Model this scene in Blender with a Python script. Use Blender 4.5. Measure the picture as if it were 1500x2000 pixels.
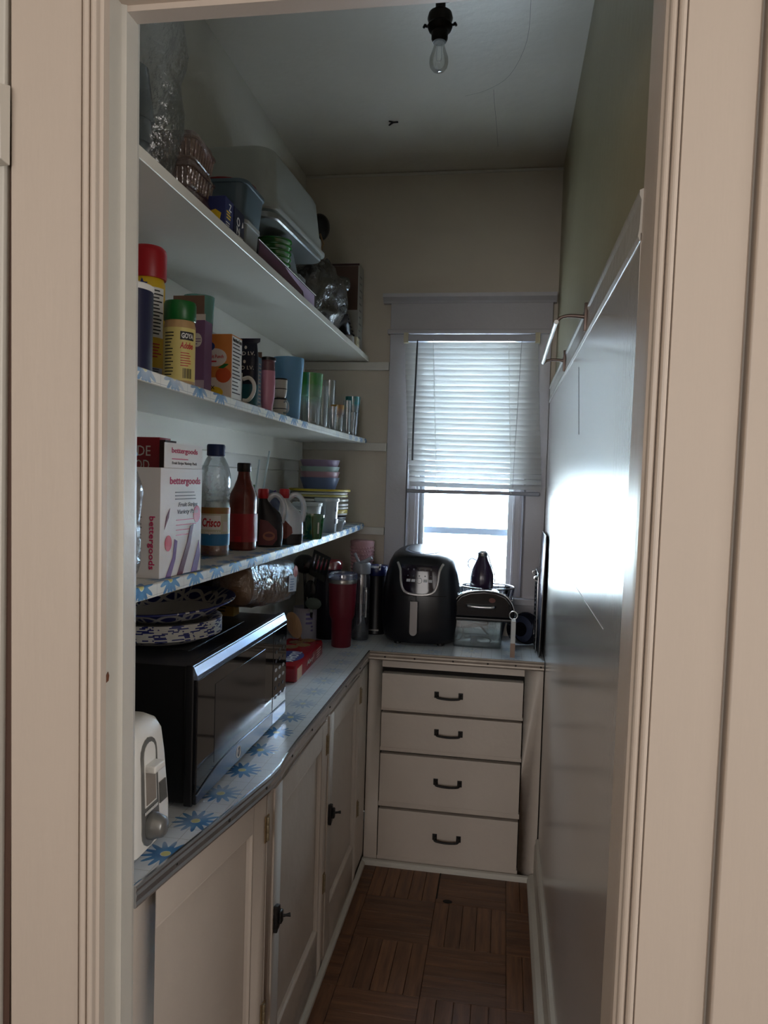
import bpy, bmesh, math, random
from mathutils import Vector, Matrix
random.seed(7)
for o in list(bpy.data.objects): bpy.data.objects.remove(o)
sc = bpy.context.scene
COL = sc.collection
PI = math.pi

# ------------------------------------------------------------------ camera
CAM_H = 1.377
F_PX, YAW, PITCH, ROLL = 1458.6382, 0.1591, 0.0437, 0.0304
cd = bpy.data.cameras.new('camera'); cam = bpy.data.objects.new('camera', cd); COL.objects.link(cam)
cd.sensor_fit = 'HORIZONTAL'; cd.sensor_width = 36.0; cd.lens = F_PX/1500*36.0
cd.clip_start = .01; cd.clip_end = 200
_d = Vector((-math.sin(YAW)*math.cos(PITCH), math.cos(YAW)*math.cos(PITCH), -math.sin(PITCH)))
_r = Vector((math.cos(YAW), math.sin(YAW), 0)); _u = _r.cross(_d)
_c, _s = math.cos(ROLL), math.sin(ROLL)
_cr = _r*_c + _u*_s; _cu = -_r*_s + _u*_c
cam.matrix_world = Matrix(((_cr.x, _cu.x, -_d.x, 0), (_cr.y, _cu.y, -_d.y, 0), (_cr.z, _cu.z, -_d.z, CAM_H), (0, 0, 0, 1)))
sc.camera = cam

# ------------------------------------------------------------------ light
W = bpy.data.worlds.new('sky'); sc.world = W; W.use_nodes = True
bg = W.node_tree.nodes['Background']; bg.inputs[0].default_value = (.78, .89, 1.0, 1); bg.inputs[1].default_value = 45.0
def add_light(name, kind, loc, rot, energy, color, **kw):
    l = bpy.data.lights.new(name, kind); l.energy = energy; l.color = color
    for k, v in kw.items(): setattr(l, k, v)
    o = bpy.data.objects.new(name, l); COL.objects.link(o); o.location = loc; o.rotation_euler = rot
    return o
add_light('sun', 'SUN', (0, -5, 12), (math.radians(48), 0, math.radians(-25)), 20.0, (1.0, .95, .86), angle=.01)
# unseen area lamps added behind the camera for kitchen light: right side and rear
add_light('kitchen_side_fill_light', 'AREA', (1.88, -.10, 1.40), (math.radians(90), 0, math.radians(90)), 16.5, (1.0, .97, .95), shape='RECTANGLE', size=1.3, size_y=1.3)
add_light('kitchen_rear_fill_light', 'AREA', (-.7, -2.55, 1.5), (math.radians(90), 0, 0), 27.0, (1.0, .96, .94), shape='RECTANGLE', size=1.5, size_y=1.3)
pl = add_light('window_portal', 'AREA', (-.16, 3.2, 1.45), (math.radians(-90), 0, 0), 1.0, (1, 1, 1), shape='RECTANGLE', size=.6, size_y=1.2)
pl.data.cycles.is_portal = True
sc.view_settings.view_transform = 'Standard'; sc.view_settings.look = 'None'; sc.view_settings.gamma = 1
sc.view_settings.use_curve_mapping = False
sc.view_settings.exposure = 0.5
sc.cycles.max_bounces = 8; sc.cycles.transparent_max_bounces = 16; sc.cycles.diffuse_bounces = 4; sc.cycles.glossy_bounces = 3
sc.cycles.adaptive_threshold = .03; sc.cycles.caustics_reflective = False; sc.cycles.caustics_refractive = False
sc.cycles.sample_clamp_indirect = 25.0

# ------------------------------------------------------------------ materials
def S(r, g, b):
    f = lambda c: (c/255/12.92) if c/255 <= .04045 else ((c/255+.055)/1.055)**2.4
    return (f(r), f(g), f(b), 1)
MATS = {}
def nodes_of(name):
    m = bpy.data.materials.new(name); m.use_nodes = True
    nt = m.node_tree; nt.nodes.clear()
    return m, nt
def N(nt, t, **kw):
    n = nt.nodes.new(t)
    for k, v in kw.items():
        if k.startswith('i_'):
            key = k[2:]
            n.inputs[int(key) if key.isdigit() else key].default_value = v
        else: setattr(n, k, v)
    return n
def mth(nt, op, a, b=None, c=None):
    n = nt.nodes.new('ShaderNodeMath'); n.operation = op
    for i, v in enumerate((a, b, c)):
        if v is None: continue
        if hasattr(v, 'links') or hasattr(v, 'is_linked'): nt.links.new(v, n.inputs[i])
        else: n.inputs[i].default_value = v
    return n.outputs[0]
def mat(name, col, rough=.5, metal=0, var=.06, scale=18, bump=0, bscale=60, stretch=(1, 1, 1), spec=.5, coat=0, emis=None, col2=None, thr=None):
    """Principled surface; colour mottled by noise, optional second colour for wear/grime patches."""
    if name in MATS: return MATS[name]
    m, nt = nodes_of(name); L = nt.links.new
    out = N(nt, 'ShaderNodeOutputMaterial'); p = N(nt, 'ShaderNodeBsdfPrincipled'); L(p.outputs[0], out.inputs[0])
    p.inputs['Roughness'].default_value = rough; p.inputs['Metallic'].default_value = metal
    p.inputs['Specular IOR Level'].default_value = spec; p.inputs['Coat Weight'].default_value = coat
    tc = N(nt, 'ShaderNodeNewGeometry'); mp = N(nt, 'ShaderNodeMapping'); mp.inputs['Scale'].default_value = stretch
    L(tc.outputs['Position'], mp.inputs['Vector'])
    nz = N(nt, 'ShaderNodeTexNoise', i_Scale=scale, i_Detail=4.0); L(mp.outputs[0], nz.inputs['Vector'])
    mx = N(nt, 'ShaderNodeMix', data_type='RGBA')
    c2 = col2 or tuple(max(0, min(1, c*(1-var*2))) for c in col[:3])+(1,)
    mx.inputs[6].default_value = col; mx.inputs[7].default_value = c2
    if thr:
        r = N(nt, 'ShaderNodeValToRGB'); r.color_ramp.elements[0].position = thr[0]; r.color_ramp.elements[1].position = thr[1]
        L(nz.outputs[0], r.inputs[0]); L(r.outputs[0], mx.inputs[0])
    else: L(nz.outputs[0], mx.inputs[0])
    L(mx.outputs[2], p.inputs['Base Color'])
    if bump:
        nb = N(nt, 'ShaderNodeTexNoise', i_Scale=bscale, i_Detail=3.0); L(mp.outputs[0], nb.inputs['Vector'])
        b = N(nt, 'ShaderNodeBump', i_Strength=bump, i_Distance=.01); L(nb.outputs[0], b.inputs['Height']); L(b.outputs[0], p.inputs['Normal'])
    if emis: p.inputs['Emission Color'].default_value = emis[0]; p.inputs['Emission Strength'].default_value = emis[1]
    MATS[name] = m; return m
def clear(name, tint=(1, 1, 1, 1), gloss=.12, rough=.05, haze=.08, hcol=(.8, .85, .9, 1), bump=0, bscale=40, zgrad=None):
    """thin clear plastic / glass: straight-through light, fresnel shine, a little haze; zgrad=(z0,z1,colour) dyes it by height"""
    if name in MATS: return MATS[name]
    m, nt = nodes_of(name); L = nt.links.new
    out = N(nt, 'ShaderNodeOutputMaterial'); tr = N(nt, 'ShaderNodeBsdfTransparent'); tr.inputs[0].default_value = tint
    gl = N(nt, 'ShaderNodeBsdfGlossy', i_Roughness=rough); df = N(nt, 'ShaderNodeBsdfDiffuse'); df.inputs[0].default_value = hcol
    tl = N(nt, 'ShaderNodeBsdfTranslucent'); tl.inputs[0].default_value = hcol
    hz = N(nt, 'ShaderNodeMixShader', i_0=.5); L(df.outputs[0], hz.inputs[1]); L(tl.outputs[0], hz.inputs[2])
    m1 = N(nt, 'ShaderNodeMixShader', i_0=haze); L(tr.outputs[0], m1.inputs[1]); L(hz.outputs[0], m1.inputs[2])
    lw = N(nt, 'ShaderNodeLayerWeight', i_Blend=.35)
    fac = mth(nt, 'MULTIPLY_ADD', lw.outputs['Fresnel'], .55, gloss*.4)
    m2 = N(nt, 'ShaderNodeMixShader'); L(fac, m2.inputs[0]); L(m1.outputs[0], m2.inputs[1]); L(gl.outputs[0], m2.inputs[2])
    L(m2.outputs[0], out.inputs[0])
    if zgrad:
        g = N(nt, 'ShaderNodeNewGeometry'); sx = N(nt, 'ShaderNodeSeparateXYZ'); L(g.outputs['Position'], sx.inputs[0])
        mr = N(nt, 'ShaderNodeMapRange'); mr.inputs[1].default_value = zgrad[0]; mr.inputs[2].default_value = zgrad[1]
        L(sx.outputs[2], mr.inputs[0])
        mx = N(nt, 'ShaderNodeMix', data_type='RGBA'); mx.inputs[6].default_value = tint; mx.inputs[7].default_value = zgrad[2]
        L(mr.outputs[0], mx.inputs[0]); L(mx.outputs[2], tr.inputs[0])
        mh = N(nt, 'ShaderNodeMix', data_type='RGBA'); mh.inputs[6].default_value = hcol; mh.inputs[7].default_value = zgrad[2]
        L(mr.outputs[0], mh.inputs[0]); L(mh.outputs[2], df.inputs[0]); L(mh.outputs[2], tl.inputs[0])
        L(mth(nt, 'MULTIPLY_ADD', mr.outputs[0], .8, haze), m1.inputs[0])
    if bump:
        nb = N(nt, 'ShaderNodeTexNoise', i_Scale=bscale, i_Detail=4.0)
        g2 = N(nt, 'ShaderNodeNewGeometry'); L(g2.outputs['Position'], nb.inputs['Vector'])
        b = N(nt, 'ShaderNodeBump', i_Strength=bump, i_Distance=.01); L(nb.outputs[0], b.inputs['Height'])
        L(b.outputs[0], gl.inputs['Normal']); L(b.outputs[0], lw.inputs['Normal'])
    MATS[name] = m; return m
def translucent(name, col, mixf=.5, rough=.4):
    if name in MATS: return MATS[name]
    m, nt = nodes_of(name); L = nt.links.new
    out = N(nt, 'ShaderNodeOutputMaterial'); d = N(nt, 'ShaderNodeBsdfPrincipled', i_Roughness=rough); d.inputs['Base Color'].default_value = col
    nz = N(nt, 'ShaderNodeTexNoise', i_Scale=30.0)
    mxc = N(nt, 'ShaderNodeMix', data_type='RGBA'); mxc.inputs[6].default_value = col; mxc.inputs[7].default_value = tuple(c*.93 for c in col[:3])+(1,)
    L(nz.outputs[0], mxc.inputs[0]); L(mxc.outputs[2], d.inputs['Base Color'])
    t = N(nt, 'ShaderNodeBsdfTranslucent'); t.inputs[0].default_value = col
    mx = N(nt, 'ShaderNodeMixShader', i_0=mixf); L(d.outputs[0], mx.inputs[1]); L(t.outputs[0], mx.inputs[2]); L(mx.outputs[0], out.inputs[0])
    MATS[name] = m; return m
def flower_paper(name, off=0.0, base=S(222, 222, 214), wear=(.9, 1.0), per=(.100, .105), ph=0.0, worn_y=None):
    """contact paper printed with blue daisies and a faint tile grid, laid over a shelf top and folded down its front edge"""
    if name in MATS: return MATS[name]
    m, nt = nodes_of(name); L = nt.links.new
    out = N(nt, 'ShaderNodeOutputMaterial'); p = N(nt, 'ShaderNodeBsdfPrincipled', i_Roughness=.32); L(p.outputs[0], out.inputs[0])
    g = N(nt, 'ShaderNodeNewGeometry'); sx = N(nt, 'ShaderNodeSeparateXYZ'); L(g.outputs['Position'], sx.inputs[0])
    v = mth(nt, 'ADD', mth(nt, 'SUBTRACT', sx.outputs[0], sx.outputs[2]), off)
    vv = mth(nt, 'DIVIDE', v, per[0]); row = mth(nt, 'FLOOR', vv)
    uu = mth(nt, 'ADD', mth(nt, 'ADD', mth(nt, 'DIVIDE', sx.outputs[1], per[1]), ph), mth(nt, 'MULTIPLY', row, .5))
    du = mth(nt, 'MULTIPLY', mth(nt, 'SUBTRACT', mth(nt, 'FRACT', uu), .5), per[1])
    dv = mth(nt, 'MULTIPLY', mth(nt, 'SUBTRACT', mth(nt, 'FRACT', vv), .5), per[0])
    r = mth(nt, 'SQRT', mth(nt, 'ADD', mth(nt, 'MULTIPLY', du, du), mth(nt, 'MULTIPLY', dv, dv)))
    a = mth(nt, 'ARCTAN2', dv, du)
    lim = mth(nt, 'MULTIPLY_ADD', mth(nt, 'COSINE', mth(nt, 'MULTIPLY', a, 13.0)), .010, .031)
    pet = mth(nt, 'MULTIPLY', mth(nt, 'LESS_THAN', r, lim), mth(nt, 'GREATER_THAN', r, .0085))
    cen = mth(nt, 'LESS_THAN', r, .0075)
    nz = N(nt, 'ShaderNodeTexNoise', i_Scale=50.0, i_Detail=3.0); L(g.outputs['Position'], nz.inputs['Vector'])
    blue = N(nt, 'ShaderNodeMix', data_type='RGBA'); blue.inputs[6].default_value = S(30, 84, 150); blue.inputs[7].default_value = S(92, 160, 205); L(nz.outputs[0], blue.inputs[0])
    gu = mth(nt, 'LESS_THAN', mth(nt, 'FRACT', mth(nt, 'DIVIDE', sx.outputs[1], .035)), .03)
    gv = mth(nt, 'LESS_THAN', mth(nt, 'FRACT', mth(nt, 'DIVIDE', v, .035)), .03)
    gl = mth(nt, 'MAXIMUM', gu, gv)
    b0 = N(nt, 'ShaderNodeMix', data_type='RGBA'); b0.inputs[6].default_value = base; b0.inputs[7].default_value = S(176, 178, 176); L(gl, b0.inputs[0])
    worn = N(nt, 'ShaderNodeTexNoise', i_Scale=4.5, i_Detail=4.0); L(g.outputs['Position'], worn.inputs['Vector'])
    wr = N(nt, 'ShaderNodeMapRange'); wr.inputs[1].default_value = wear[0]; wr.inputs[2].default_value = wear[1]; wr.inputs[3].default_value = 1.0; wr.inputs[4].default_value = .06; L(worn.outputs[0], wr.inputs[0])
    fade = None
    if worn_y:
        wy = N(nt, 'ShaderNodeMapRange'); wy.inputs[1].default_value = worn_y[0]; wy.inputs[2].default_value = worn_y[1]; wy.inputs[3].default_value = 1.0; wy.inputs[4].default_value = worn_y[2]; L(sx.outputs[1], wy.inputs[0])
        pet = mth(nt, 'MULTIPLY', pet, wy.outputs[0]); cen = mth(nt, 'MULTIPLY', cen, wy.outputs[0])
    pet = mth(nt, 'MULTIPLY', pet, wr.outputs[0]); cen = mth(nt, 'MULTIPLY', cen, wr.outputs[0])
    nz2 = N(nt, 'ShaderNodeTexNoise', i_Scale=7.0, i_Detail=6.0); L(g.outputs['Position'], nz2.inputs['Vector'])
    b1 = N(nt, 'ShaderNodeMix', data_type='RGBA', blend_type='MULTIPLY'); b1.inputs[0].default_value = .35; L(b0.outputs[2], b1.inputs[6]); L(nz2.outputs[1], b1.inputs[7])
    c1 = N(nt, 'ShaderNodeMix', data_type='RGBA'); L(pet, c1.inputs[0]); L(b0.outputs[2], c1.inputs[6]); L(blue.outputs[2], c1.inputs[7])
    c2 = N(nt, 'ShaderNodeMix', data_type='RGBA'); L(cen, c2.inputs[0]); L(c1.outputs[2], c2.inputs[6]); c2.inputs[7].default_value = S(206, 200, 120)
    L(c2.outputs[2], p.inputs['Base Color'])
    MATS[name] = m; return m
def wood(name, c1, c2, ang, rough=.38):
    if name in MATS: return MATS[name]
    m, nt = nodes_of(name); L = nt.links.new
    out = N(nt, 'ShaderNodeOutputMaterial'); p = N(nt, 'ShaderNodeBsdfPrincipled', i_Roughness=rough); L(p.outputs[0], out.inputs[0])
    g = N(nt, 'ShaderNodeNewGeometry'); mp = N(nt, 'ShaderNodeMapping'); mp.inputs['Scale'].default_value = (60, 5, 60) if ang == 0 else ((5, 60, 60) if ang == 1 else (60, 60, 5))
    L(g.outputs['Position'], mp.inputs['Vector'])
    oi = N(nt, 'ShaderNodeObjectInfo')
    av = N(nt, 'ShaderNodeVectorMath', operation='ADD'); L(mp.outputs[0], av.inputs[0])
    sc_ = mth(nt, 'MULTIPLY', oi.outputs['Random'], 50.0); L(sc_, av.inputs[1])
    nz = N(nt, 'ShaderNodeTexNoise', i_Scale=1.0, i_Detail=8.0, i_Roughness=.65); L(av.outputs[0], nz.inputs['Vector'])
    r = N(nt, 'ShaderNodeValToRGB'); r.color_ramp.elements[0].position = .3; r.color_ramp.elements[1].position = .7
    r.color_ramp.elements[0].color = c1; r.color_ramp.elements[1].color = c2; L(nz.outputs[0], r.inputs[0])
    hs = N(nt, 'ShaderNodeHueSaturation'); L(r.outputs[0], hs.inputs['Color'])
    L(mth(nt, 'MULTIPLY_ADD', oi.outputs['Random'], .30, .80), hs.inputs['Value'])
    L(hs.outputs[0], p.inputs['Base Color'])
    b = N(nt, 'ShaderNodeBump', i_Strength=.15, i_Distance=.002); L(nz.outputs[0], b.inputs['Height']); L(b.outputs[0], p.inputs['Normal'])
    MATS[name] = m; return m

# ------------------------------------------------------------------ mesh helpers
def link(name, me, m, parent=None):
    o = bpy.data.objects.new(name, me); COL.objects.link(o)
    if m is not None:
        me.materials.clear(); me.materials.append(m)
    if parent is not None: o.parent = parent
    return o
def raw(name, verts, faces, m, parent=None, smooth=False, ang=None):
    me = bpy.data.meshes.new(name); me.from_pydata([tuple(v) for v in verts], [], faces); me.validate(); me.update()
    bm = bmesh.new(); bm.from_mesh(me); bmesh.ops.recalc_face_normals(bm, faces=bm.faces); 
    if smooth:
        for f in bm.faces: f.smooth = True
        for e in bm.edges:
            if len(e.link_faces) == 2 and e.calc_face_angle(0) > (ang or .6): e.smooth = False
    bm.to_mesh(me); bm.free()
    return link(name, me, m, parent)
class G:
    """collects pieces of ONE part"""
    def __init__(s): s.v = []; s.f = []
    def add(s, vs, fs):
        b = len(s.v); s.v += [tuple(v) for v in vs]; s.f += [tuple(i+b for i in f) for f in fs]; return s
    def box(s, x0, x1, y0, y1, z0, z1):
        vs = [(x, y, z) for z in (z0, z1) for y in (y0, y1) for x in (x0, x1)]
        return s.add(vs, [(0, 2, 3, 1), (4, 5, 7, 6), (0, 1, 5, 4), (2, 6, 7, 3), (0, 4, 6, 2), (1, 3, 7, 5)])
    def prism(s, pts, axis, t0, t1):
        n = len(pts)
        def P(a, b, t): return (t, a, b) if axis == 'x' else ((a, t, b) if axis == 'y' else (a, b, t))
        vs = [P(a, b, t0) for a, b in pts]+[P(a, b, t1) for a, b in pts]
        fs = [tuple(range(n-1, -1, -1)), tuple(range(n, 2*n))]+[(i, (i+1) % n, (i+1) % n+n, i+n) for i in range(n)]
        return s.add(vs, fs)
    def tube(s, pts, r, seg=8, closed=False, r2=None):
        pts = [Vector(p) for p in pts]; n = len(pts); vs = []; fs = []
        rs = list(r) if isinstance(r, (list, tuple)) else [r]*n
        if not closed and 4 <= n <= 14:      # smooth bends
            P2, R2_ = [], []
            for i in range(n-1):
                p0, p1, p2, p3 = pts[max(0, i-1)], pts[i], pts[i+1], pts[min(n-1, i+2)]
                for q in range(4):
                    u = q/4; P2.append(.5*((2*p1)+(p2-p0)*u+(2*p0-5*p1+4*p2-p3)*u*u+(3*p1-p0-3*p2+p3)*u**3)); R2_.append(rs[i]+(rs[i+1]-rs[i])*u)
            pts, rs = P2+[pts[-1]], R2_+[rs[-1]]; n = len(pts)
        up = None
        for i, p in enumerate(pts):
            a = pts[(i-1) % n] if (closed or i > 0) else p; b = pts[(i+1) % n] if (closed or i < n-1) else p
            t = (b-a).normalized() if (b-a).length > 1e-9 else Vector((0, 0, 1))
            if up is None: up = t.orthogonal().normalized()
            up = (up-t*up.dot(t)); up = up.normalized() if up.length > 1e-6 else t.orthogonal().normalized()
            w = t.cross(up)
            for k in range(seg):
                an = 2*PI*k/seg
                vs.append(p+up*math.cos(an)*rs[i]+w*math.sin(an)*(rs[i] if r2 is None else r2))
        m = n if closed else n-1
        for i in range(m):
            for k in range(seg):
                j = (i+1) % n
                fs.append((i*seg+k, i*seg+(k+1) % seg, j*seg+(k+1) % seg, j*seg+k))
        if not closed: fs += [tuple(range(seg-1, -1, -1)), tuple((n-1)*seg+k for k in range(seg))]
        return s.add(vs, fs)
    def loft(s, rings, cap0=True, cap1=True):
        n = len(rings[0]); vs = [p for r in rings for p in r]; fs = []
        for i in range(len(rings)-1):
            for k in range(n): fs.append((i*n+k, i*n+(k+1) % n, (i+1)*n+(k+1) % n, (i+1)*n+k))
        if cap0: fs.append(tuple(range(n-1, -1, -1)))
        if cap1: fs.append(tuple((len(rings)-1)*n+k for k in range(n)))
        return s.add(vs, fs)
    def lathe(s, prof, seg=28, loc=(0, 0, 0), sx=1, sy=1, cap0=True, cap1=True):
        rings = [[(loc[0]+r*sx*math.cos(2*PI*k/seg), loc[1]+r*sy*math.sin(2*PI*k/seg), loc[2]+z) for k in range(seg)] for r, z in prof]
        return s.loft(rings, cap0, cap1)
    def sphere(s, c, rx, ry=None, rz=None, seg=16, rows=10):
        ry = ry or rx; rz = rz or rx
        prof = []
        rings = []
        for i in range(1, rows):
            t = PI*i/rows
            rings.append([(c[0]+rx*math.sin(t)*math.cos(2*PI*k/seg), c[1]+ry*math.sin(t)*math.sin(2*PI*k/seg), c[2]-rz*math.cos(t)) for k in range(seg)])
        return s.loft(rings)
    def xf(s, M):
        s.v = [tuple(M @ Vector(v)) for v in s.v]; return s
    def build(s, name, m, parent=None, smooth=False, ang=None, bev=0, seg=2):
        o = raw(name, s.v, s.f, m, parent, smooth, ang)
        if bev:
            bm = bmesh.new(); bm.from_mesh(o.data); bmesh.ops.remove_doubles(bm, verts=bm.verts, dist=1e-6)
            es = [e for e in bm.edges if len(e.link_faces) == 2 and e.calc_face_angle(0) > .5]
            bmesh.ops.bevel(bm, geom=es, offset=bev, segments=seg, affect='EDGES', profile=.5)
            for f in bm.faces: f.smooth = True
            for e in bm.edges:
                if len(e.link_faces) == 2 and e.calc_face_angle(0) > 1.0: e.smooth = False
            bm.to_mesh(o.data); bm.free()
            wn = o.modifiers.new('weighted_normal', 'WEIGHTED_NORMAL'); wn.keep_sharp = True; wn.weight = 100
        return o
def box(name, x0, x1, y0, y1, z0, z1, m, parent=None, bev=0, seg=2): return G().box(x0, x1, y0, y1, z0, z1).build(name, m, parent, bev=bev, seg=seg)
def lathe(name, prof, m, parent=None, seg=28, loc=(0, 0, 0), sx=1, sy=1, cap0=True, cap1=True, ang=.7):
    return G().lathe(prof, seg, loc, sx, sy, cap0, cap1).build(name, m, parent, smooth=True, ang=ang)
def tube(name, pts, r, m, parent=None, seg=8, closed=False): return G().tube(pts, r, seg, closed).build(name, m, parent, smooth=True, ang=1.2)
def rrect(w, d, r, n=5, cx=0, cy=0):
    pts = []
    for qx, qy, a0 in ((1, 1, 0), (-1, 1, 90), (-1, -1, 180), (1, -1, 270)):
        for i in range(n):
            a = math.radians(a0+90*i/(n-1)); pts.append((cx+qx*(w/2-r)+r*math.cos(a), cy+qy*(d/2-r)+r*math.sin(a)))
    return pts
def arc(cx, cy, r, a0, a1, n): return [(cx+r*math.cos(math.radians(a0+(a1-a0)*i/(n-1))), cy+r*math.sin(math.radians(a0+(a1-a0)*i/(n-1)))) for i in range(n)]
def patch(name, r, a0, a1, z0, z1, m, parent, seg=14, r1=None):
    """label wrapped on a round body"""
    r1 = r1 or r; vs = []; fs = []
    for i in range(seg+1):
        a = math.radians(a0+(a1-a0)*i/seg)
        for rr, z in ((r, z0), (r1, z1), (r1-.0012, z1), (r-.0012, z0)): vs.append((rr*math.cos(a), rr*math.sin(a), z))
    for i in range(seg):
        for k in range(4): fs.append((i*4+k, (i+1)*4+k, (i+1)*4+(k+1) % 4, i*4+(k+1) % 4))
    fs += [(0, 1, 2, 3), tuple(seg*4+k for k in (3, 2, 1, 0))]
    return raw(name, vs, fs, m, parent, smooth=True)
_TXT = {}
def text_mesh(s, bold=0.0, shear=0.0):
    key = (s, bold, shear)
    if key not in _TXT:
        c = bpy.data.curves.new('t', 'FONT'); c.body = s; c.size = 1; c.extrude = .01; c.resolution_u = 2; c.offset = bold; c.shear = shear; c.align_x = 'CENTER'; c.align_y = 'CENTER'
        o = bpy.data.objects.new('t', c); COL.objects.link(o)
        dg = bpy.context.evaluated_depsgraph_get(); me = bpy.data.meshes.new_from_object(o.evaluated_get(dg))
        _TXT[key] = ([tuple(v.co) for v in me.vertices], [tuple(p.vertices) for p in me.polygons])
        bpy.data.objects.remove(o); bpy.data.curves.remove(c); bpy.data.meshes.remove(me)
    return _TXT[key]
def text(s, h, m, parent, o, right=(1, 0, 0), up=(0, 0, 1), bold=.01, shear=0.0, width=None, thick=.0005, name='lettering', wrap=None):
    """lettering: flat on a face (o,right,up), or wrapped round a cylinder: wrap=(radius, angle_deg, z)"""
    vs, fs = text_mesh(s, bold, shear)
    xs = [v[0] for v in vs]; ys = [v[1] for v in vs]; w = max(xs)-min(xs); hh = max(ys)-min(ys)
    k = h/hh if hh > 0 else h; kx = (width/w) if width else k
    cx = (max(xs)+min(xs))/2; cy = (max(ys)+min(ys))/2
    R, U = Vector(right).normalized(), Vector(up).normalized(); n = R.cross(U); o = Vector(o)
    nv = []
    for v in vs:
        a, b, c = (v[0]-cx)*kx, (v[1]-cy)*k, (v[2]/.01+1)/2*thick
        if wrap:
            an = math.radians(wrap[1])+a/wrap[0]; r = wrap[0]+c; nv.append((r*math.cos(an), r*math.sin(an), wrap[2]+b))
        else: nv.append(o+R*a+U*b+n*c)
    return raw(name, nv, fs, m, parent)
def decal(name, pts, m, parent, o, right, up, thick=.0005):
    """thin printed shape on a flat face"""
    R, U = Vector(right).normalized(), Vector(up).normalized(); n = R.cross(U); o = Vector(o)
    N_ = len(pts); vs = [o+R*a+U*b for a, b in pts]+[o+R*a+U*b+n*thick for a, b in pts]
    fs = [tuple(range(N_-1, -1, -1)), tuple(range(N_, 2*N_))]+[(i, (i+1) % N_, (i+1) % N_+N_, i+N_) for i in range(N_)]
    return raw(name, vs, fs, m, parent)
def ell(rx, ry, cx=0, cy=0, n=20): return [(cx+rx*math.cos(2*PI*i/n), cy+ry*math.sin(2*PI*i/n)) for i in range(n)]
def rect(x0, x1, y0, y1): return [(x0, y0), (x1, y0), (x1, y1), (x0, y1)]
def thing(name, label, cat, loc=(0, 0, 0), rz=0, group=None):
    o = bpy.data.objects.new(name, None); COL.objects.link(o); o.empty_display_size = .02
    o.location = loc; o.rotation_euler = (0, 0, math.radians(rz)); o['label'] = label; o['category'] = cat
    if group: o['group'] = group
    return o
def tag(o, label, cat, group=None):
    o['label'] = label; o['category'] = cat
    if group: o['group'] = group
    return o
def struct(o): o['kind'] = 'structure'; return o
def dup(root, loc=None, label=None, rz=None):
    r = root.copy(); COL.objects.link(r)
    if loc is not None: r.location = loc
    if rz is not None: r.rotation_euler = (0, 0, math.radians(rz))
    if label: r['label'] = label
    for ch in list(root.children):
        c = ch.copy(); COL.objects.link(c); c.parent = r
        for gch in ch.children:
            d = gch.copy(); COL.objects.link(d); d.parent = c
    return r
def fnoise(x, y, z, s=1.0):
    from mathutils import noise
    return noise.noise(Vector((x*s, y*s, z*s)))
def crumple(g, amp, s, seed=0.0):
    g.v = [(x+amp*fnoise(x+seed, y, z, s), y+amp*fnoise(x, y+5+seed, z, s), z+amp*fnoise(x, y, z+9+seed, s)) for x, y, z in g.v]; return g
def scaleZ(g, f): g.v = [f(v) for v in g.v]; return g
def pillow(w, d, h, nx=14, ny=14, p=2.6, seed=0, amp=.004, s=30):
    """puffy bag lying in XY: superellipse section, crumpled"""
    rings = []
    for i in range(1, ny):
        t = -PI/2+PI*i/ny; cz = math.sin(t); rr = max(.02, abs(math.cos(t)))**(2/p)
        rings.append([(w/2*rr*math.copysign(abs(math.cos(a))**(2/p), math.cos(a)), d/2*rr*math.copysign(abs(math.sin(a))**(2/p), math.sin(a)), h/2*math.copysign(abs(cz)**(2/p), cz)+h/2) for a in [2*PI*k/(2*nx) for k in range(2*nx)]])
    g = G().loft(rings); return crumple(g, amp, s, seed)
# ------------------------------------------------------------------ palette
paint_wall = mat('paint_wall', S(210, 206, 196), .55, bump=.12, bscale=45, var=.05, scale=5)
paint_ceil = mat('paint_ceiling', S(214, 206, 192), .42, bump=.15, bscale=30, var=.06, scale=4)
paint_olive = mat('paint_olive', S(164, 154, 122), .40, bump=.12, bscale=30, var=.08, scale=4)
paint_back = mat('paint_back', S(206, 196, 180), .5, bump=.12, bscale=30, var=.06, scale=5)
trim = mat('trim_paint', S(204, 190, 176), .38, bump=.05, bscale=25, var=.03, scale=5, stretch=(3, 3, .5))
trim2 = mat('trim_paint_pale', S(208, 204, 194), .40, bump=.10, bscale=40, var=.05, scale=9)
cabp = mat('cabinet_paint', S(212, 200, 188), .42, bump=.12, bscale=30, var=.07, scale=8)
shelfp = mat('shelf_paint', S(220, 216, 204), .34, bump=.08, bscale=30, var=.05, scale=7)
winp = mat('window_paint', S(182, 180, 184), .45, bump=.08, var=.05, scale=10)
chip = mat('bare_wood_chip', S(112, 66, 40), .7)
black = mat('black_plastic', S(20, 20, 24), .35, var=.1)
blackg = mat('black_gloss', S(10, 10, 13), .08, var=.05, spec=.6)
blackm = mat('black_iron', S(26, 23, 22), .5, metal=.3, var=.2, bump=.2, bscale=120)
chrome = mat('bright_metal', S(200, 200, 200), .22, metal=1, var=.05)
alu = mat('aluminium_strip', S(206, 209, 214), .22, metal=.9, var=.12, scale=40)
brass = mat('old_brass', S(168, 138, 98), .5, metal=.3, var=.3, scale=200)
white = mat('white_plastic', S(226, 226, 222), .35, var=.03)
dark = mat('shadow_gap', S(26, 22, 20), .9)
steel = mat('brushed_steel', S(170, 168, 164), .28, metal=1, var=.1, scale=60)

D = 3.0          # back wall
XL, XR, XP = -.844, .1785, .159   # left wall, right wall above the rail, wainscot face
ZC = 2.60
Y0 = 1.003       # pantry side of the door wall
YK = .915        # kitchen side of the door wall
KW = 1.0101

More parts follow.
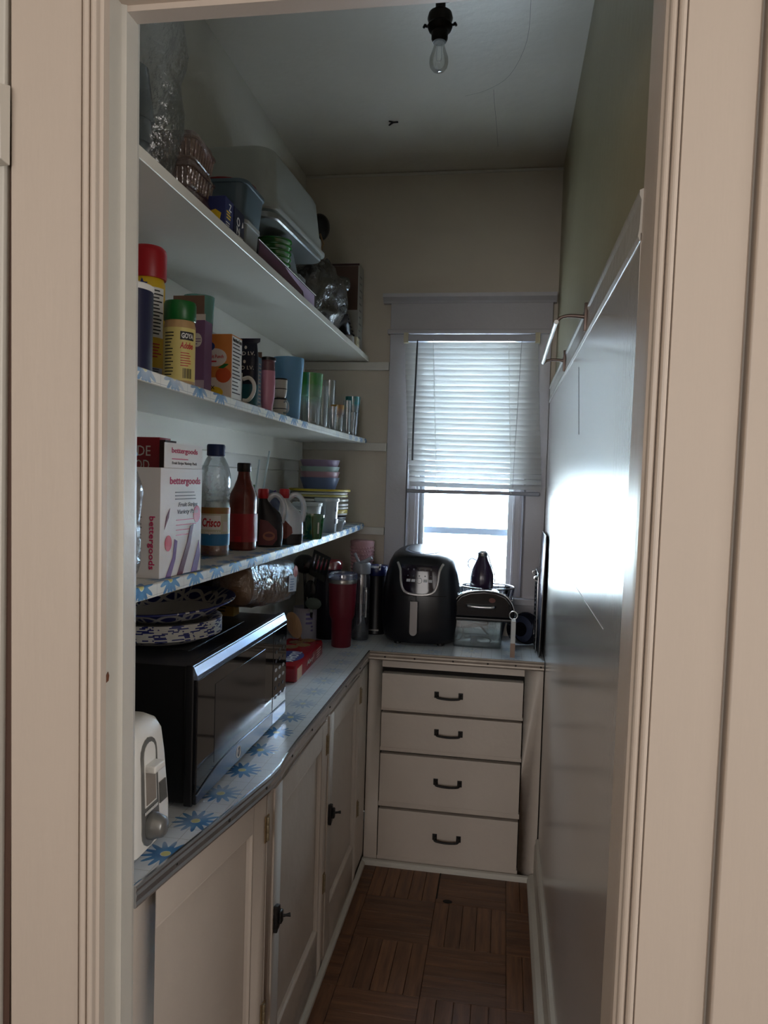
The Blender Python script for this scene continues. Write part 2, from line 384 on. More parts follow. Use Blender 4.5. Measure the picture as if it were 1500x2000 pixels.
# ------------------------------------------------------------------ room shell
fl = struct(box('floor', -2.2, 2.0, -2.7, 3.1, -.06, -.006, mat('floor_base', S(78, 50, 34), .4, var=.2)))
parq = [wood('parquet_y', S(86, 56, 38), S(136, 94, 64), 0), wood('parquet_x', S(80, 52, 36), S(128, 88, 60), 1)]
SQ, NF = .228, 5
fw = SQ/NF
def plank_mesh(ax):
    a, b = (fw/2-.0006, SQ/2-.0006) if ax == 0 else (SQ/2-.0006, fw/2-.0006)
    o = G().box(-a, a, -b, b, -.006, 0).build('plank', parq[ax], fl, bev=.0008, seg=1); return o
pm = [plank_mesh(0), plank_mesh(1)]; used = [False, False]
for i in range(-1, 4):
    for j in range(8):
        ax = (i+j) % 2
        for k in range(NF):
            cx, cy = -.52+SQ*(i+.5)+.118, 1.02+SQ*(j+.5)
            off = (k-(NF-1)/2)*fw
            x, y = (cx+off, cy) if ax == 0 else (cx, cy+off)
            if x < -.53 or x > .17 or y > 2.66: continue
            if not used[ax]: o = pm[ax]; used[ax] = True
            else: o = pm[ax].copy(); COL.objects.link(o)
            o.location = (x, y, random.uniform(-.0004, .0004))
decal('floor_hole', ell(.016, .011, n=9), dark, fl, (-.135, 2.40, .0002), (1, 0, 0), (0, 1, 0), .0006)
decal('floor_crack', rect(-.002, .002, 0, .18), dark, fl, (-.172, 2.41, .0002), (1, 0, 0), (0, 1, 0), .0006)

struct(box('ceiling', XL-.05, XR+.06, Y0, D+.05, ZC, ZC+.06, paint_ceil))
# left wall: wide boards, seams recessed
wl = struct(box('wall_left', XL-.08, XL-.006, Y0-.02, D+.05, 0, ZC, paint_wall))
bz = [0, .74, .95, 1.16, 1.30, 1.4, 1.478, 1.56, 1.70, 1.80, ZC]
for a, b in zip(bz[:-1], bz[1:]):
    box('board', XL-.0062, XL, Y0, D, a+.0012, b-(.0012 if b < ZC else 0), paint_wall, wl, bev=.0012, seg=1)
# cleats that carry the shelves on left and back walls
ZS = (1.870, 1.540, 1.196)      # shelf tops: upper, middle, lower
SHX = -.562                     # shelf front
for i, z in enumerate(ZS):
    t = .020 if i == 0 else .022
    struct(box('trim_%d' % (i+1), XL, XL+.02, Y0+.02, D-.02, z-t-.075, z-t, shelfp, bev=.002))
# back wall, with the window opening
HX0, HX1, HZ0, HZ1 = -.372, .062, .925, 1.955
wb = G()
wb.box(XL-.05, HX0, D, D+.12, 0, ZC); wb.box(HX1, XR+.06, D, D+.12, 0, ZC)
wb.box(HX0, HX1, D, D+.12, 0, HZ0); wb.box(HX0, HX1, D, D+.12, HZ1, ZC)
struct(wb.build('wall_back', paint_back))
for i, (z0, z1) in enumerate(((1.815, 1.847), (1.490, 1.523), (1.151, 1.182))):
    struct(box('trim_%d' % (i+4), XL+.02, -.476, D-.022, D, z0, z1, trim2, bev=.002))
# thin bead along the ceiling / back wall joint
struct(box('trim_7', XL, XR, D-.006, D, ZC-.012, ZC-.003, trim2))
# right wall: painted plaster above, glossy wainscot below a rail
struct(box('wall_right', XR, XR+.06, Y0, D+.05, 0, ZC, paint_olive))
def gloss_panel():
    m, nt = nodes_of('gloss_wainscot'); L = nt.links.new
    out = N(nt, 'ShaderNodeOutputMaterial'); p = N(nt, 'ShaderNodeBsdfPrincipled', i_Roughness=.24); L(p.outputs[0], out.inputs[0])
    p.inputs['Specular IOR Level'].default_value = 1.0; p.inputs['Coat Weight'].default_value = 1.0; p.inputs['Coat Roughness'].default_value = .23; p.inputs['Coat IOR'].default_value = 1.7
    g = N(nt, 'ShaderNodeNewGeometry'); mp = N(nt, 'ShaderNodeMapping'); mp.inputs['Scale'].default_value = (1, 60, 2.2); L(g.outputs['Position'], mp.inputs['Vector'])
    nz = N(nt, 'ShaderNodeTexNoise', i_Scale=2.4, i_Detail=5.0, i_Roughness=.6); L(mp.outputs[0], nz.inputs['Vector'])
    n2 = N(nt, 'ShaderNodeTexNoise', i_Scale=110.0, i_Detail=2.0); L(g.outputs['Position'], n2.inputs['Vector'])
    h = mth(nt, 'MULTIPLY_ADD', n2.outputs[0], .35, nz.outputs[0])
    b = N(nt, 'ShaderNodeBump', i_Strength=.10, i_Distance=.004); L(h, b.inputs['Height']); L(b.outputs[0], p.inputs['Normal'])
    mx = N(nt, 'ShaderNodeMix', data_type='RGBA'); mx.inputs[6].default_value = S(204, 198, 192); mx.inputs[7].default_value = S(186, 180, 174); L(nz.outputs[0], mx.inputs[0])
    L(mx.outputs[2], p.inputs['Base Color']); return m
wains = gloss_panel(); MATS['gloss_wainscot'] = wains
wp = struct(box('wainscot_panel', XP, XR, Y0, D-.004, .0, 1.70, wains))
rail = G().prism([(XR, 1.690), (XP-.001, 1.690), (XP-.0035, 1.696), (XP-.002, 1.706), (XP-.001, 1.742), (XP-.0035, 1.748), (XP-.0035, 1.754), (XR, 1.764)], 'y', Y0, D-.03)
struct(rail.build('trim_8', mat('rail_paint', S(196, 192, 184), .2, bump=.12, bscale=60, var=.06)))
# scratches in the glossy paint
def scratch(p0, p1, m, w=.0009):
    g = G().tube([(XP, p0[0], p0[1]), (XP, (p0[0]+p1[0])/2, (p0[1]+p1[1])/2+.004), (XP, p1[0], p1[1])], w, 5); g.build('scratch', m, wp)
scr_w = mat('scratch_pale', S(235, 235, 235), .5); scr_d = mat('scratch_dark', S(90, 90, 92), .6)
scratch((2.367, 1.345), (1.10, 1.333), scr_d, .0006); scratch((2.30, 1.156), (1.193, 1.155), scr_w, .0007)
scratch((1.79, 1.65), (1.72, 1.49), scr_d, .0009)
# door wall (kitchen side), three pieces in one shell
dw = G()
JL, JR, JH = -.525, .1575, 2.003
SKL, SKR = -.0094, .0073
dw.box(-2.2, JL-.02, YK, Y0, 0, ZC); dw.box(JR+.02, 2.0, YK, Y0, 0, ZC); dw.box(JL-.02, JR+.02, YK, Y0, JH+.02, ZC)
struct(dw.build('wall_door', mat('kitchen_wall', S(205, 196, 184), .5, bump=.1, var=.04, scale=6)))
# kitchen behind the camera
kw = mat('kitchen_paint', S(214, 206, 194), .6, var=.04, scale=4)
kg = G(); kg.box(-2.2, 2.0, -2.7, -2.62, 0, ZC)
struct(kg.build('wall_kitchen_rear', kw))
struct(box('wall_kitchen_left', -2.2, -2.12, -2.7, YK, 0, ZC, kw)); struct(box('wall_kitchen_right', 1.92, 2.0, -2.7, YK, 0, ZC, kw))
struct(box('ceiling_kitchen', -2.2, 2.0, -2.7, YK+.05, ZC, ZC+.06, kw))
# door frame: jambs, stop, casing with two beads; a touch out of plumb
def skew(g, k): g.v = [(x+k*(z-CAM_H), y, z) for x, y, z in g.v]; return g
def bead(cx, cy, r, n=7): return arc(cx, cy, r, 180, 360, n)
def casing_left():
    g = G()
    prof = [(-.648, .925), (-.648, .902), (-.645, .899), (-.5475, .899), (-.546, .906)]+bead(-.5415, .9005, .0042)+[(-.5368, .907)]+bead(-.532, .903, .0042)+[(-.5275, .909), (-.524, .912), (-.5235, .925)]
    g.prism(prof, 'z', 0, 2.11); return skew(g, SKL).build('trim_9', trim, bev=0)
struct(casing_left())
def casing_right():
    g = G()
    prof = [(.1565, .925), (.1572, .912), (.160, .909)]+bead(.1645, .903, .0042)+[(.1692, .907)]+bead(.174, .9005, .0042)+[(.1785, .906), (.180, .899), (.2555, .899), (.258, .902), (.258, .925)]
    g.prism(prof, 'z', 0, 2.11); return skew(g, SKR).build('trim_10', trim)
struct(casing_right())
struct(G().box(-.65, .26, .899, .925, JH+.002, JH+.11).build('trim_11', trim, bev=.002))
jl = G(); jl.prism([(JL-.02, .925), (JL, .925), (JL, .958), (JL+.006, .961), (JL+.006, .992), (JL+.003, Y0), (JL-.02, Y0)], 'z', 0, JH); struct(skew(jl, SKL).build('trim_12', trim2))
jr = G(); jr.prism([(JR+.02, .925), (JR+.02, Y0), (JR, Y0), (JR, .925)], 'z', 0, JH); struct(skew(jr, SKR).build('trim_13', trim))
jh = G(); jh.box(JL-.03, JR+.03, .925, Y0, JH, JH+.02); jh.box(JL-.03, JR+.03, .962, .990, JH-.008, JH); struct(jh.build('trim_14', trim))
# next board left of a dark joint, with a moulded ledge end; flat board right of the casing
struct(box('trim_15', -.80, -.6575, .895, .915, 0, 2.11, trim2, bev=.002))
lg = G().prism([(.895, 1.768), (.876, 1.770), (.874, 1.838), (.868, 1.842), (.866, 1.852), (.872, 1.862), (.895, 1.870)], 'x', -.80, -.648); struct(lg.build('trim_16', trim2, bev=.0015))
struct(skew(G().box(.263, .62, .893, .915, 0, 2.11), SKR).build('trim_17', trim, bev=.003))
struct(box('trim_18', -.6576, -.648, .908, .915, 0, 2.11, mat('joint_dark', S(92, 66, 54), .7)))
for (x, y, z, w, h, fx) in ((-.5232, .93, 1.098, .004, .007, 1), (-.5245, .94, .985, .0035, .009, 1)):
    decal('paint_chip', [(-w, -h), (w*.6, -h*.8), (w, h*.2), (w*.3, h), (-w*.8, h*.5)], chip, bpy.data.objects['trim_12'], (x+SKL*(z-CAM_H)-.0013, y, z), (0, 1, 0), (0, 0, 1), .0006)
# baseboard and shoe, right
struct(G().prism([(XP, 0), (XP-.012, 0), (XP-.012, .125), (XP-.008, .138), (XP-.009, .146), (XP, .152)], 'y', Y0, 2.588).build('baseboard_right', trim2, bev=0))
struct(G().prism([(XP-.012, 0), (XP-.034, 0), (XP-.033, .012), (XP-.026, .022), (XP-.012, .026)], 'y', Y0, 2.588).build('trim_19', trim2))

# ------------------------------------------------------------------ window
win = struct(G().box(HX0, HX0+.018, D-.012, D+.12, HZ0, HZ1).box(HX1-.018, HX1, D-.012, D+.12, HZ0, HZ1).box(HX0, HX1, D-.012, D+.12, HZ1-.018, HZ1).build('window_1', winp))
def wpart(name, *a, m=None, bev=.002): return box(name, *a, m or winp, win, bev=bev)
wpart('casing', -.474, -.392, D-.022, D, .90, 1.957); wpart('casing', .082, .158, D-.022, D, .90, 1.957)
wpart('casing', -.392, HX0, D-.012, D, .93, 1.957); wpart('casing', HX1, .082, D-.012, D, .93, 1.957)
G().prism([(-.392, D-.012), (-.386, D-.026), (-.380, D-.012)], 'z', .93, 1.95).build('bead', winp, win)
G().prism([(.068, D-.012), (.074, D-.026), (.080, D-.012)], 'z', .93, 1.95).build('bead', winp, win)
wpart('head_casing', -.474, .160, D-.024, D, 1.975, 2.080)
wpart('head_bead', -.484, .162, D-.034, D, 1.957, 1.975)
G().prism([(D, 2.078), (D-.028, 2.078), (D-.034, 2.086), (D-.050, 2.098), (D-.052, 2.112), (D, 2.114)], 'x', -.504, .172).build('cap', winp, win)
wpart('stool', -.50, .158, D-.042, D+.06, .898, .925, bev=.004)
wpart('apron', -.474, .158, D-.018, D, .82, .898)
wpart('stop', HX0+.018, -.342, D+.0, D+.03, HZ0, HZ1-.018); wpart('stop', .034, HX1-.018, D+.0, D+.03, HZ0, HZ1-.018)
# lower sash (rails, stiles, pane), then the storm sash behind it with its cross rail
sash = G().box(-.342, -.322, D+.03, D+.058, .925, 1.93).box(.016, .036, D+.03, D+.058, .925, 1.93).box(-.342, .036, D+.03, D+.058, .925, .962).box(-.342, .036, D+.03, D+.058, 1.905, 1.935)
so = sash.build('sash', mat('sash_paint', S(214, 218, 220), .4), win, bev=.0015)
glassm = clear('window_glass', (.97, .99, 1, 1), gloss=.06, rough=.02, haze=.02)
box('pane', -.322, .016, D+.042, D+.046, .962, 1.905, glassm, so)
storm = G().box(-.352, -.326, D+.075, D+.10, .925, 1.935).box(.020, .046, D+.075, D+.10, .925, 1.935).box(-.326, .02, D+.075, D+.10, 1.162, 1.188).box(-.326, .02, D+.075, D+.10, .925, .95)
st = storm.build('storm_sash', mat('storm_paint', S(150, 168, 190), .45), win, bev=.0015)
box('pane', -.326, .020, D+.086, D+.089, .95, 1.162, glassm, st); box('pane', -.326, .020, D+.086, D+.089, 1.188, 1.92, glassm, st)

# ------------------------------------------------------------------ world outside
house = thing('neighbour_house', 'white clapboard house with a blue-grey painted shade panel seen through the window glass', 'house', (0, 9, -1))
hw = mat('siding_white', S(226, 226, 216), .6, var=.03); htr = mat('house_trim', S(226, 232, 232), .5)
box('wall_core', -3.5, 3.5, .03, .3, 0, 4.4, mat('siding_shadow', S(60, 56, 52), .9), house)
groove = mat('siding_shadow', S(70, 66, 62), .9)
def board_mesh(h):
    return G().prism([(.03, 0), (.012, 0), (.024, h), (.03, h)], 'x', -3.5, 3.5)
z = .9; k = 0
while z < 2.55:
    h = .050 if z < 1.78 else .078
    g = board_mesh(h-.006); g.v = [(x, y, zz+z) for x, y, zz in g.v]
    if z < 1.80:   # boards stop at the window
        for a, b in ((-3.5, -.60), (-.02, 3.5)):
            gg = G().prism([(.03, z), (.012, z), (.024, z+h-.006), (.03, z+h-.006)], 'x', a, b); gg.build('clapboard', hw, house)
    else:
        g.build('clapboard', hw, house)
    z += h
wt = G().box(-.60, -.50, -.03, .03, .6, 1.80).box(-.14, -.02, -.03, .03, .6, 1.80).box(-.60, -.02, -.03, .03, 1.74, 1.84).box(-.50, -.14, -.01, .03, 1.30, 1.35).build('window_trim', htr, house)
for a, b in ((.6, 1.30), (1.35, 1.74)): box('house_window_pane', -.50, -.14, .0, .02, a, b, mat('house_glass', S(120, 140, 165), .08), wt)
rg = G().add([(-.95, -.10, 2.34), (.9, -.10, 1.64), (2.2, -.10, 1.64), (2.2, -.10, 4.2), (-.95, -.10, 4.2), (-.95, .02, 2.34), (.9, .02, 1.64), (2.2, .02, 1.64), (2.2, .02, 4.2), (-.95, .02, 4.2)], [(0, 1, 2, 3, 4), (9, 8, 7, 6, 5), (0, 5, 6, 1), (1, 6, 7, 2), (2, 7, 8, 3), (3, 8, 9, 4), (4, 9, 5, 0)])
rg.build('siding_shade_panel', mat('siding_shade_blue', S(150, 176, 196), .6, var=.05), house)  # raised panel coloured as the diagonal shade cast on the siding

# ------------------------------------------------------------------ blind
bl = thing('venetian_blind', 'white mini blind with thin slats, half lowered over the window', 'blind', (0, D-.052, 0))
slm = translucent('blind_slat', S(205, 205, 203), .17)
BX0, BX1, BZ0, BZ1 = -.413, .111, 1.925, 1.352
box('headrail', BX0+.012, BX1-.012, -.014, .014, 1.922, 1.948, mat('headrail_paint', S(170, 172, 182), .35), bl, bev=.002)
for x in (BX0, BX1-.016): box('bracket', x, x+.018, -.018, .018, 1.915, 1.955, mat('bracket_cream', S(196, 188, 160), .5), bl, bev=.001)
NS = 27
sec = []
th = math.radians(55)
for i in range(7):
    u = -.0125+.025*i/6; bow = .0022*(1-(u/.0125)**2)
    sec.append((u*math.cos(th)-bow*math.sin(th), u*math.sin(th)+bow*math.cos(th)))
def slat_mesh():
    n = len(sec); vs = []; 
    segs = 9
    for j in range(segs+1):
        x = BX0+.004+(BX1-BX0-.008)*j/segs
        sagz = -.0012*math.sin(PI*j/segs)
        for dy, dz in sec: vs.append((x, -dy, dz+sagz))
        for dy, dz in sec[::-1]: vs.append((x, -dy-.0004, dz-.0003+sagz))
    m2 = 2*n; fs = []
    for j in range(segs):
        for k in range(m2): fs.append((j*m2+k, j*m2+(k+1) % m2, (j+1)*m2+(k+1) % m2, (j+1)*m2+k))
    fs += [tuple(range(m2)), tuple(segs*m2+k for k in range(m2))]
    return raw('slat', vs, fs, slm, bl, smooth=True, ang=1.2)
s0 = slat_mesh()
for i in range(NS):
    t = (i+.5)/NS
    s = s0 if i == 0 else s0.copy()
    if i: COL.objects.link(s)
    s.location = (.035*t**1.2, 0, BZ0-.006+(BZ1-BZ0+.006)*t); s.rotation_euler = (random.uniform(-.05, .05)+(.16 if i > NS-4 else 0), random.uniform(-.003, .003)+.003*t, 0)
br_ = box('bottom_rail', BX0+.037, BX1+.032, -.009, .010, 1.330, 1.345, mat('rail_grey', S(128, 132, 142), .4), bl, bev=.003)
br_.rotation_euler = (0, -.006, 0); br_.location = (0, 0, -.001)
cordm = mat('blind_cord', S(225, 225, 220), .7)
for xa, xb in ((-.297, -.264), (-.006, .024)):
    for dy in (-.015, .013):
        pts = [(xa+(xb-xa)*t+.0012*(-1)**q, dy, 1.93-(1.93-1.335)*t) for q, t in enumerate([i/54 for i in range(55)])]
        tube('ladder_cord', pts, .0009, cordm, bl, seg=5)
tube('pull_cord', [(.044, -.018, 1.925), (.038, -.02, 1.7), (.032, -.022, 1.46), (.030, -.022, 1.36)], .0009, mat('cord_grey', S(140, 140, 140), .7), bl, seg=5)
tube('tilt_wand', [(-.357, -.02, 1.925), (-.358, -.024, 1.88), (-.362, -.028, 1.60), (-.362, -.028, 1.455)], [.0016, .0035, .0035, .0035], mat('wand_grey', S(66, 70, 76), .25), bl, seg=8)

# ------------------------------------------------------------------ shelves
SY0, SY1 = Y0+.001, D
def sag(y, a=.007): return a*max(0, 1-((y-2.0)/1.0)**2)
def shelf(name, z, t, m, label, a):
    ys = [SY0+(SY1-SY0)*i/16 for i in range(17)]; rings = []; pap = []
    e = .0006 if m else 0
    for y in ys:
        zz = z-sag(y, a)-e; b = .0012; xf = SHX-e
        rings.append([(XL, y, zz), (xf-b, y, zz), (xf, y, zz-b), (xf, y, zz-t+b), (xf-b, y, zz-t), (XL, y, zz-t)])
        pap.append([(XL, y, zz+e), (xf-b, y, zz+e), (xf+e, y, zz-b), (xf+e, y, zz-t+b), (xf, y, zz-t+b), (xf, y, zz-b), (xf-b, y, zz), (XL, y, zz)])
    if not m: return tag(G().loft(rings).build(name, shelfp, smooth=True, ang=.3), label, 'shelf')
    th_ = thing(name, label, 'shelf', (0, 0, 0)); G().loft(rings).build('board', shelfp, th_, smooth=True, ang=.3)
    G().loft(pap).build('contact_paper', m, th_, smooth=True, ang=.3)
    return th_
shelf('wall_shelf', ZS[0], .020, None, 'plain white painted upper shelf, highest of the three', 0)
shelf('wall_shelf', ZS[1], .020, flower_paper('daisy_paper_mid', .562+ZS[1]+.052, S(226, 226, 220), (.40, .58)), 'middle shelf with white contact paper folded over its front edge', .006)
shelf('wall_shelf', ZS[2], .022, flower_paper('daisy_paper_low', .562+ZS[2]+.050), 'lowest shelf edged in blue daisy contact paper above the microwave', .007)

# ------------------------------------------------------------------ counter and cabinets
ZK = .767
ct = thing('countertop', 'L-shaped white countertop papered with blue daisies and metal edging', 'countertop', (0, 0, 0))
edge = [(-.517, Y0), (-.503, 1.10), (-.487, 1.2), (-.473, 1.29), (-.462, 1.37), (-.452, 1.44), (-.449, 1.50), (-.453, 1.56), (-.455, 1.66), (-.455, 2.593)]
outl = [(XL, Y0)]+edge+[(XP-.002, 2.593), (XP-.002, D), (XL, D)]
G().prism(outl, 'z', ZK-.022, ZK).build('top', flower_paper('daisy_paper_counter', 1.352, S(216, 222, 226), (.56, .70), (.14, .118), .14, (1.72, 1.95, .30)), ct)
def strip(pts, z0, z1, m, name, off, lip=.006):
    """ribbed metal edging swept along the counter front"""
    prof = [(0, z1), (off, z1), (off+.002, z1-.004), (off+.0005, z1-.009), (off+.0022, z1-.014), (off+.0008, z0+.010), (off+.0022, z0+.005), (off, z0), (0, z0)]
    rings = []
    for i, (x, y) in enumerate(pts):
        a = Vector(pts[max(0, i-1)]); b = Vector(pts[min(len(pts)-1, i+1)]); t = (b-a).normalized(); n = Vector((t.y, -t.x))
        rings.append([(x+n.x*d, y+n.y*d, z) for d, z in prof])
    return G().loft(rings).build(name, m, ct)
strip(edge+[(-.4535, 2.5925)], ZK-.032, ZK+.0015, alu, 'edge_strip', .004)
strip([(-.4515, 2.589), (-.3, 2.589), (XP-.003, 2.589)], ZK-.030, ZK+.0015, mat('edge_strip_worn', S(170, 158, 146), .4, metal=.4, var=.2), 'edge_strip', .004)
nail = lathe('nail', [(.0035, 0), (.003, .0012), (.001, .002)], mat('nail_head', S(30, 26, 24), .6), ct, seg=8)
nail.rotation_euler = (0, PI/2, 0); nail.location = (-.4975, 1.108, ZK-.016)
for y in (1.27, 1.42, 1.60, 1.78, 1.97, 2.18, 2.40):
    n = nail.copy(); COL.objects.link(n)
    xs_ = [e for e in edge]; import bisect
    i = min(max(1, bisect.bisect([e[1] for e in edge], y)), len(edge)-1); (xa, ya), (xb, yb_) = edge[i-1], edge[i]
    n.location = (xa+(xb-xa)*(y-ya)/(yb_-ya)+.0055, y, ZK-.016)
for x in (-.395, -.29, -.155, -.035, .06, .145):
    n = nail.copy(); COL.objects.link(n); n.rotation_euler = (PI/2, 0, 0); n.location = (x, 2.5825, ZK-.016)

XF = -.457   # cabinet front plane
def panel_door(parent, name, y0, y1, z0, z1, stile=.052, xf=XF+.004, hx=None):
    """frame and recessed panel with a moulded inner edge; front faces +X"""
    d = thing_part = G()
    t = .018; x0, x1 = xf-t, xf
    d.box(x0, x1, y0, y0+stile, z0, z1).box(x0, x1, y1-stile, y1, z0, z1)
    d.box(x0, x1, y0+stile, y1-stile, z1-stile-.01, z1).box(x0, x1, y0+stile, y1-stile, z0, z0+stile+.07)
    o = d.build(name, cabp, parent, bev=.0012, seg=1)
    a, b, c, e = y0+stile, y1-stile, z0+stile+.07, z1-stile-.01
    box('panel', x0, x1-.010, a, b, c, e, cabp, o)
    mo = G()
    w = .012
    ring = lambda i, x: [(x, a+i, c+i), (x, b-i, c+i), (x, b-i, e-i), (x, a+i, e-i)]
    mo.loft([ring(0, x1-.010), ring(0, x1-.001), ring(.003, x1-.0005), ring(.006, x1-.005), ring(w, x1-.0095)], False, False)
    mo.build('moulding', cabp, o)
    return o
def hinge(parent, x, y, z, h=.055):
    g = G().box(x, x+.0016, y-.009, y+.009, z-h/2, z+h/2)
    g.build('hinge', brass, parent)
    for q in range(3): lathe('hinge_knuckle', [(.0032, 0), (.0036, .001), (.0036, .015), (.0032, .016)], mat('hinge_pin', S(176, 160, 130), .5, metal=.5, var=.3, scale=150), parent, seg=8, loc=(x+.003, y, z-h/2+.003+q*.0165))
def latch(parent, x, y, z):
    g = G().prism([(y-.012, z-.030), (y+.010, z-.024), (y+.014, z), (y+.010, z+.024), (y-.012, z+.030)], 'x', x, x+.009); g.build('latch', blackm, parent, bev=.002)
    g = G().box(x+.008, x+.016, y-.004, y+.012, z-.014, z+.014); g.build('latch_case', blackm, parent, bev=.003)
    g = G().tube([(x+.014, y+.006, z), (x+.022, y+.010, z), (x+.030, y+.014, z)], [.0035, .003, .0048], 8); g.build('latch_knob', blackm, parent, smooth=True)
bc = thing('base_cabinet', 'cream painted base cabinet with panelled doors below the microwave', 'cabinet', (0, 0, 0))
ff = G()
FZ1 = ZK-.024
ff.box(XF-.02, XF, 1.456, 1.492, .0, FZ1).box(XF-.02, XF, 1.962, 1.990, 0, FZ1).box(XF-.02, XF, 2.437, 2.594, 0, FZ1)
ff.box(XF-.02, XF, 1.456, 2.594, FZ1-.022, FZ1).box(XF-.02, XF, 1.456, 2.594, 0, .032)
ff.build('face_frame', cabp, bc, bev=.001, seg=1)
G().prism([(XL+.01, 1.02), (-.545, 1.02), (-.482, 1.46), (XF-.02, 1.50), (XF-.02, 2.56), (XL+.01, 2.56)], 'z', 0, FZ1-.001).build('inside', dark, bc)
dA = panel_door(bc, 'door', 1.494, 1.960, .034, FZ1-.024)
dB = panel_door(bc, 'door', 1.992, 2.435, .034, FZ1-.024)
for d_, yh, yl in ((dA, 1.962, 1.530), (dB, 2.438, 2.030)):
    hinge(d_, XF+.004, yh, .649); hinge(d_, XF+.004, yh, .262); 
latch(dA, XF+.004, 1.512, .432); latch(dB, XF+.004, 2.012, .436)
# angled end door next to the door frame
ang = math.atan2(.060, .452)
nd = panel_door(bc, 'end_door', 0, .452, .034, FZ1-.004, .058, 0)
ndf = G().box(-.018, -.001, -.02, .0, 0, FZ1).box(-.018, -.0005, 0, .46, 0, .034).build('end_frame', cabp, nd)
nd.location = (-.5175, 1.004, 0); nd.rotation_euler = (0, 0, -ang)
hinge(nd, .002, .449, .654); hinge(nd, .002, .449, .258)
qr = G().prism([(XF, 0), (XF+.014, 0), (XF+.013, .008), (XF+.008, .013), (XF, .015)], 'y', 1.46, 2.60); struct(qr.build('trim_20', trim2))
struct(G().prism([(2.588, 0), (2.572, 0), (2.573, .010), (2.578, .016), (2.588, .018)], 'x', XF, XP-.03).build('trim_21', trim2))

dc = thing('drawer_cabinet', 'cream drawer unit with four drawers under the window counter', 'cabinet', (0, 0, 0))
YD = 2.596
DR = [(.569, .693), (.426, .5505), (.229, .402), (.030, .2015)]
cf = G().box(-.4545, -.406, YD, YD+.02, 0, FZ1+.001).box(.092, XP-.003, YD, YD+.02, 0, FZ1+.001).box(-.406, .092, YD, YD+.02, .712, FZ1+.001)
for (a, b) in ((.5565, .566), (.4105, .4245), (.2095, .2275), (.0, .028)): cf.box(-.406, .092, YD, YD+.02, a, b)
cf.build('face_frame', cabp, dc, bev=.0012, seg=1)
box('inside', -.45, .15, YD+.02, D-.01, .02, FZ1-.002, dark, dc)
for i, (a, b) in enumerate(DR):
    pr = (.016, .008, .006, .006)[i]
    d_ = box('drawer', -.403, .089, YD-pr, YD+.03, a, b, cabp, dc, bev=.002)
    zc = (.629, .493, .316, .118)[i]; xc = (-.166, -.163, -.160, -.157)[i]; y = YD-pr
    g = G()
    for sx in (-1, 1): g.box(xc+sx*.042-.008, xc+sx*.042+.008, y-.0025, y, zc-.009, zc+.013)
    g.tube([(xc-.042, y-.002, zc+.004), (xc-.042, y-.018, zc+.001), (xc-.034, y-.023, zc-.003), (xc, y-.025, zc-.005), (xc+.034, y-.023, zc-.003), (xc+.042, y-.018, zc+.001), (xc+.042, y-.002, zc+.004)], .0042, 8)
    g.build('pull', blackm, d_, smooth=True, ang=.8)

# ------------------------------------------------------------------ ceiling lamp
lp = thing('ceiling_lamp', 'bare clear bulb in a dark old socket hanging from the ceiling', 'lamp', (-.197, 1.86, ZC))
lathe('canopy', [(.075, 0), (.074, -.010), (.055, -.028), (.040, -.040), (.020, -.046)], mat('canopy_cream', S(150, 140, 122), .4, metal=.2, var=.1), lp)
lathe('stem', [(.012, -.044), (.012, -.082)], blackm, lp, seg=12)
lathe('socket_shell', [(.014, -.078), (.028, -.088), (.031, -.100), (.027, -.112), (.031, -.118), (.027, -.128), (.020, -.132), (.020, -.148), (.016, -.156)], mat('dark_bronze', S(30, 24, 20), .4, metal=.7, var=.2), lp, seg=20)
for sx in (-1, 1): tube('turn_key', [(sx*.024, 0, -.116), (sx*.034, 0, -.116), (sx*.036, 0, -.112), (sx*.040, 0, -.119)], .003, mat('dark_bronze', S(30, 24, 20)), lp, seg=6)
bu = lathe('bulb', [(.013, -.152), (.0135, -.166), (.018, -.180), (.0225, -.192), (.0235, -.204), (.021, -.215), (.014, -.2235), (.004, -.2265)], clear('bulb_glass', (.97, .97, .95, 1), gloss=.25, rough=.03, haze=.10), lp, seg=24)
tube('filament', [(-.005, 0, -.160), (-.006, 0, -.196), (0, .002, -.199), (.006, 0, -.196), (.005, 0, -.160)], .0006, steel, bu, seg=5)
cr = mat('ceiling_crack', S(84, 82, 78), .8)
for pts in ([(.02, 1.95), (.015, 2.15), (-.03, 2.32), (-.10, 2.40), (-.17, 2.43)], [(-.08, 2.40), (-.078, 2.5), (-.074, 2.62), (-.07, 2.8)]):
    tube('crack', [(x, y, ZC+.0003) for x, y in pts], .0006, cr, bpy.data.objects['ceiling'], seg=4)
for pts in ([(-.437, 2.57), (-.423, 2.575), (-.405, 2.565)], [(-.44, 2.60), (-.423, 2.575)]):
    tube('peeled_paint', [(x, y, ZC-.004*i) for i, (x, y) in enumerate(pts)], .003, dark, bpy.data.objects['ceiling'], seg=5)

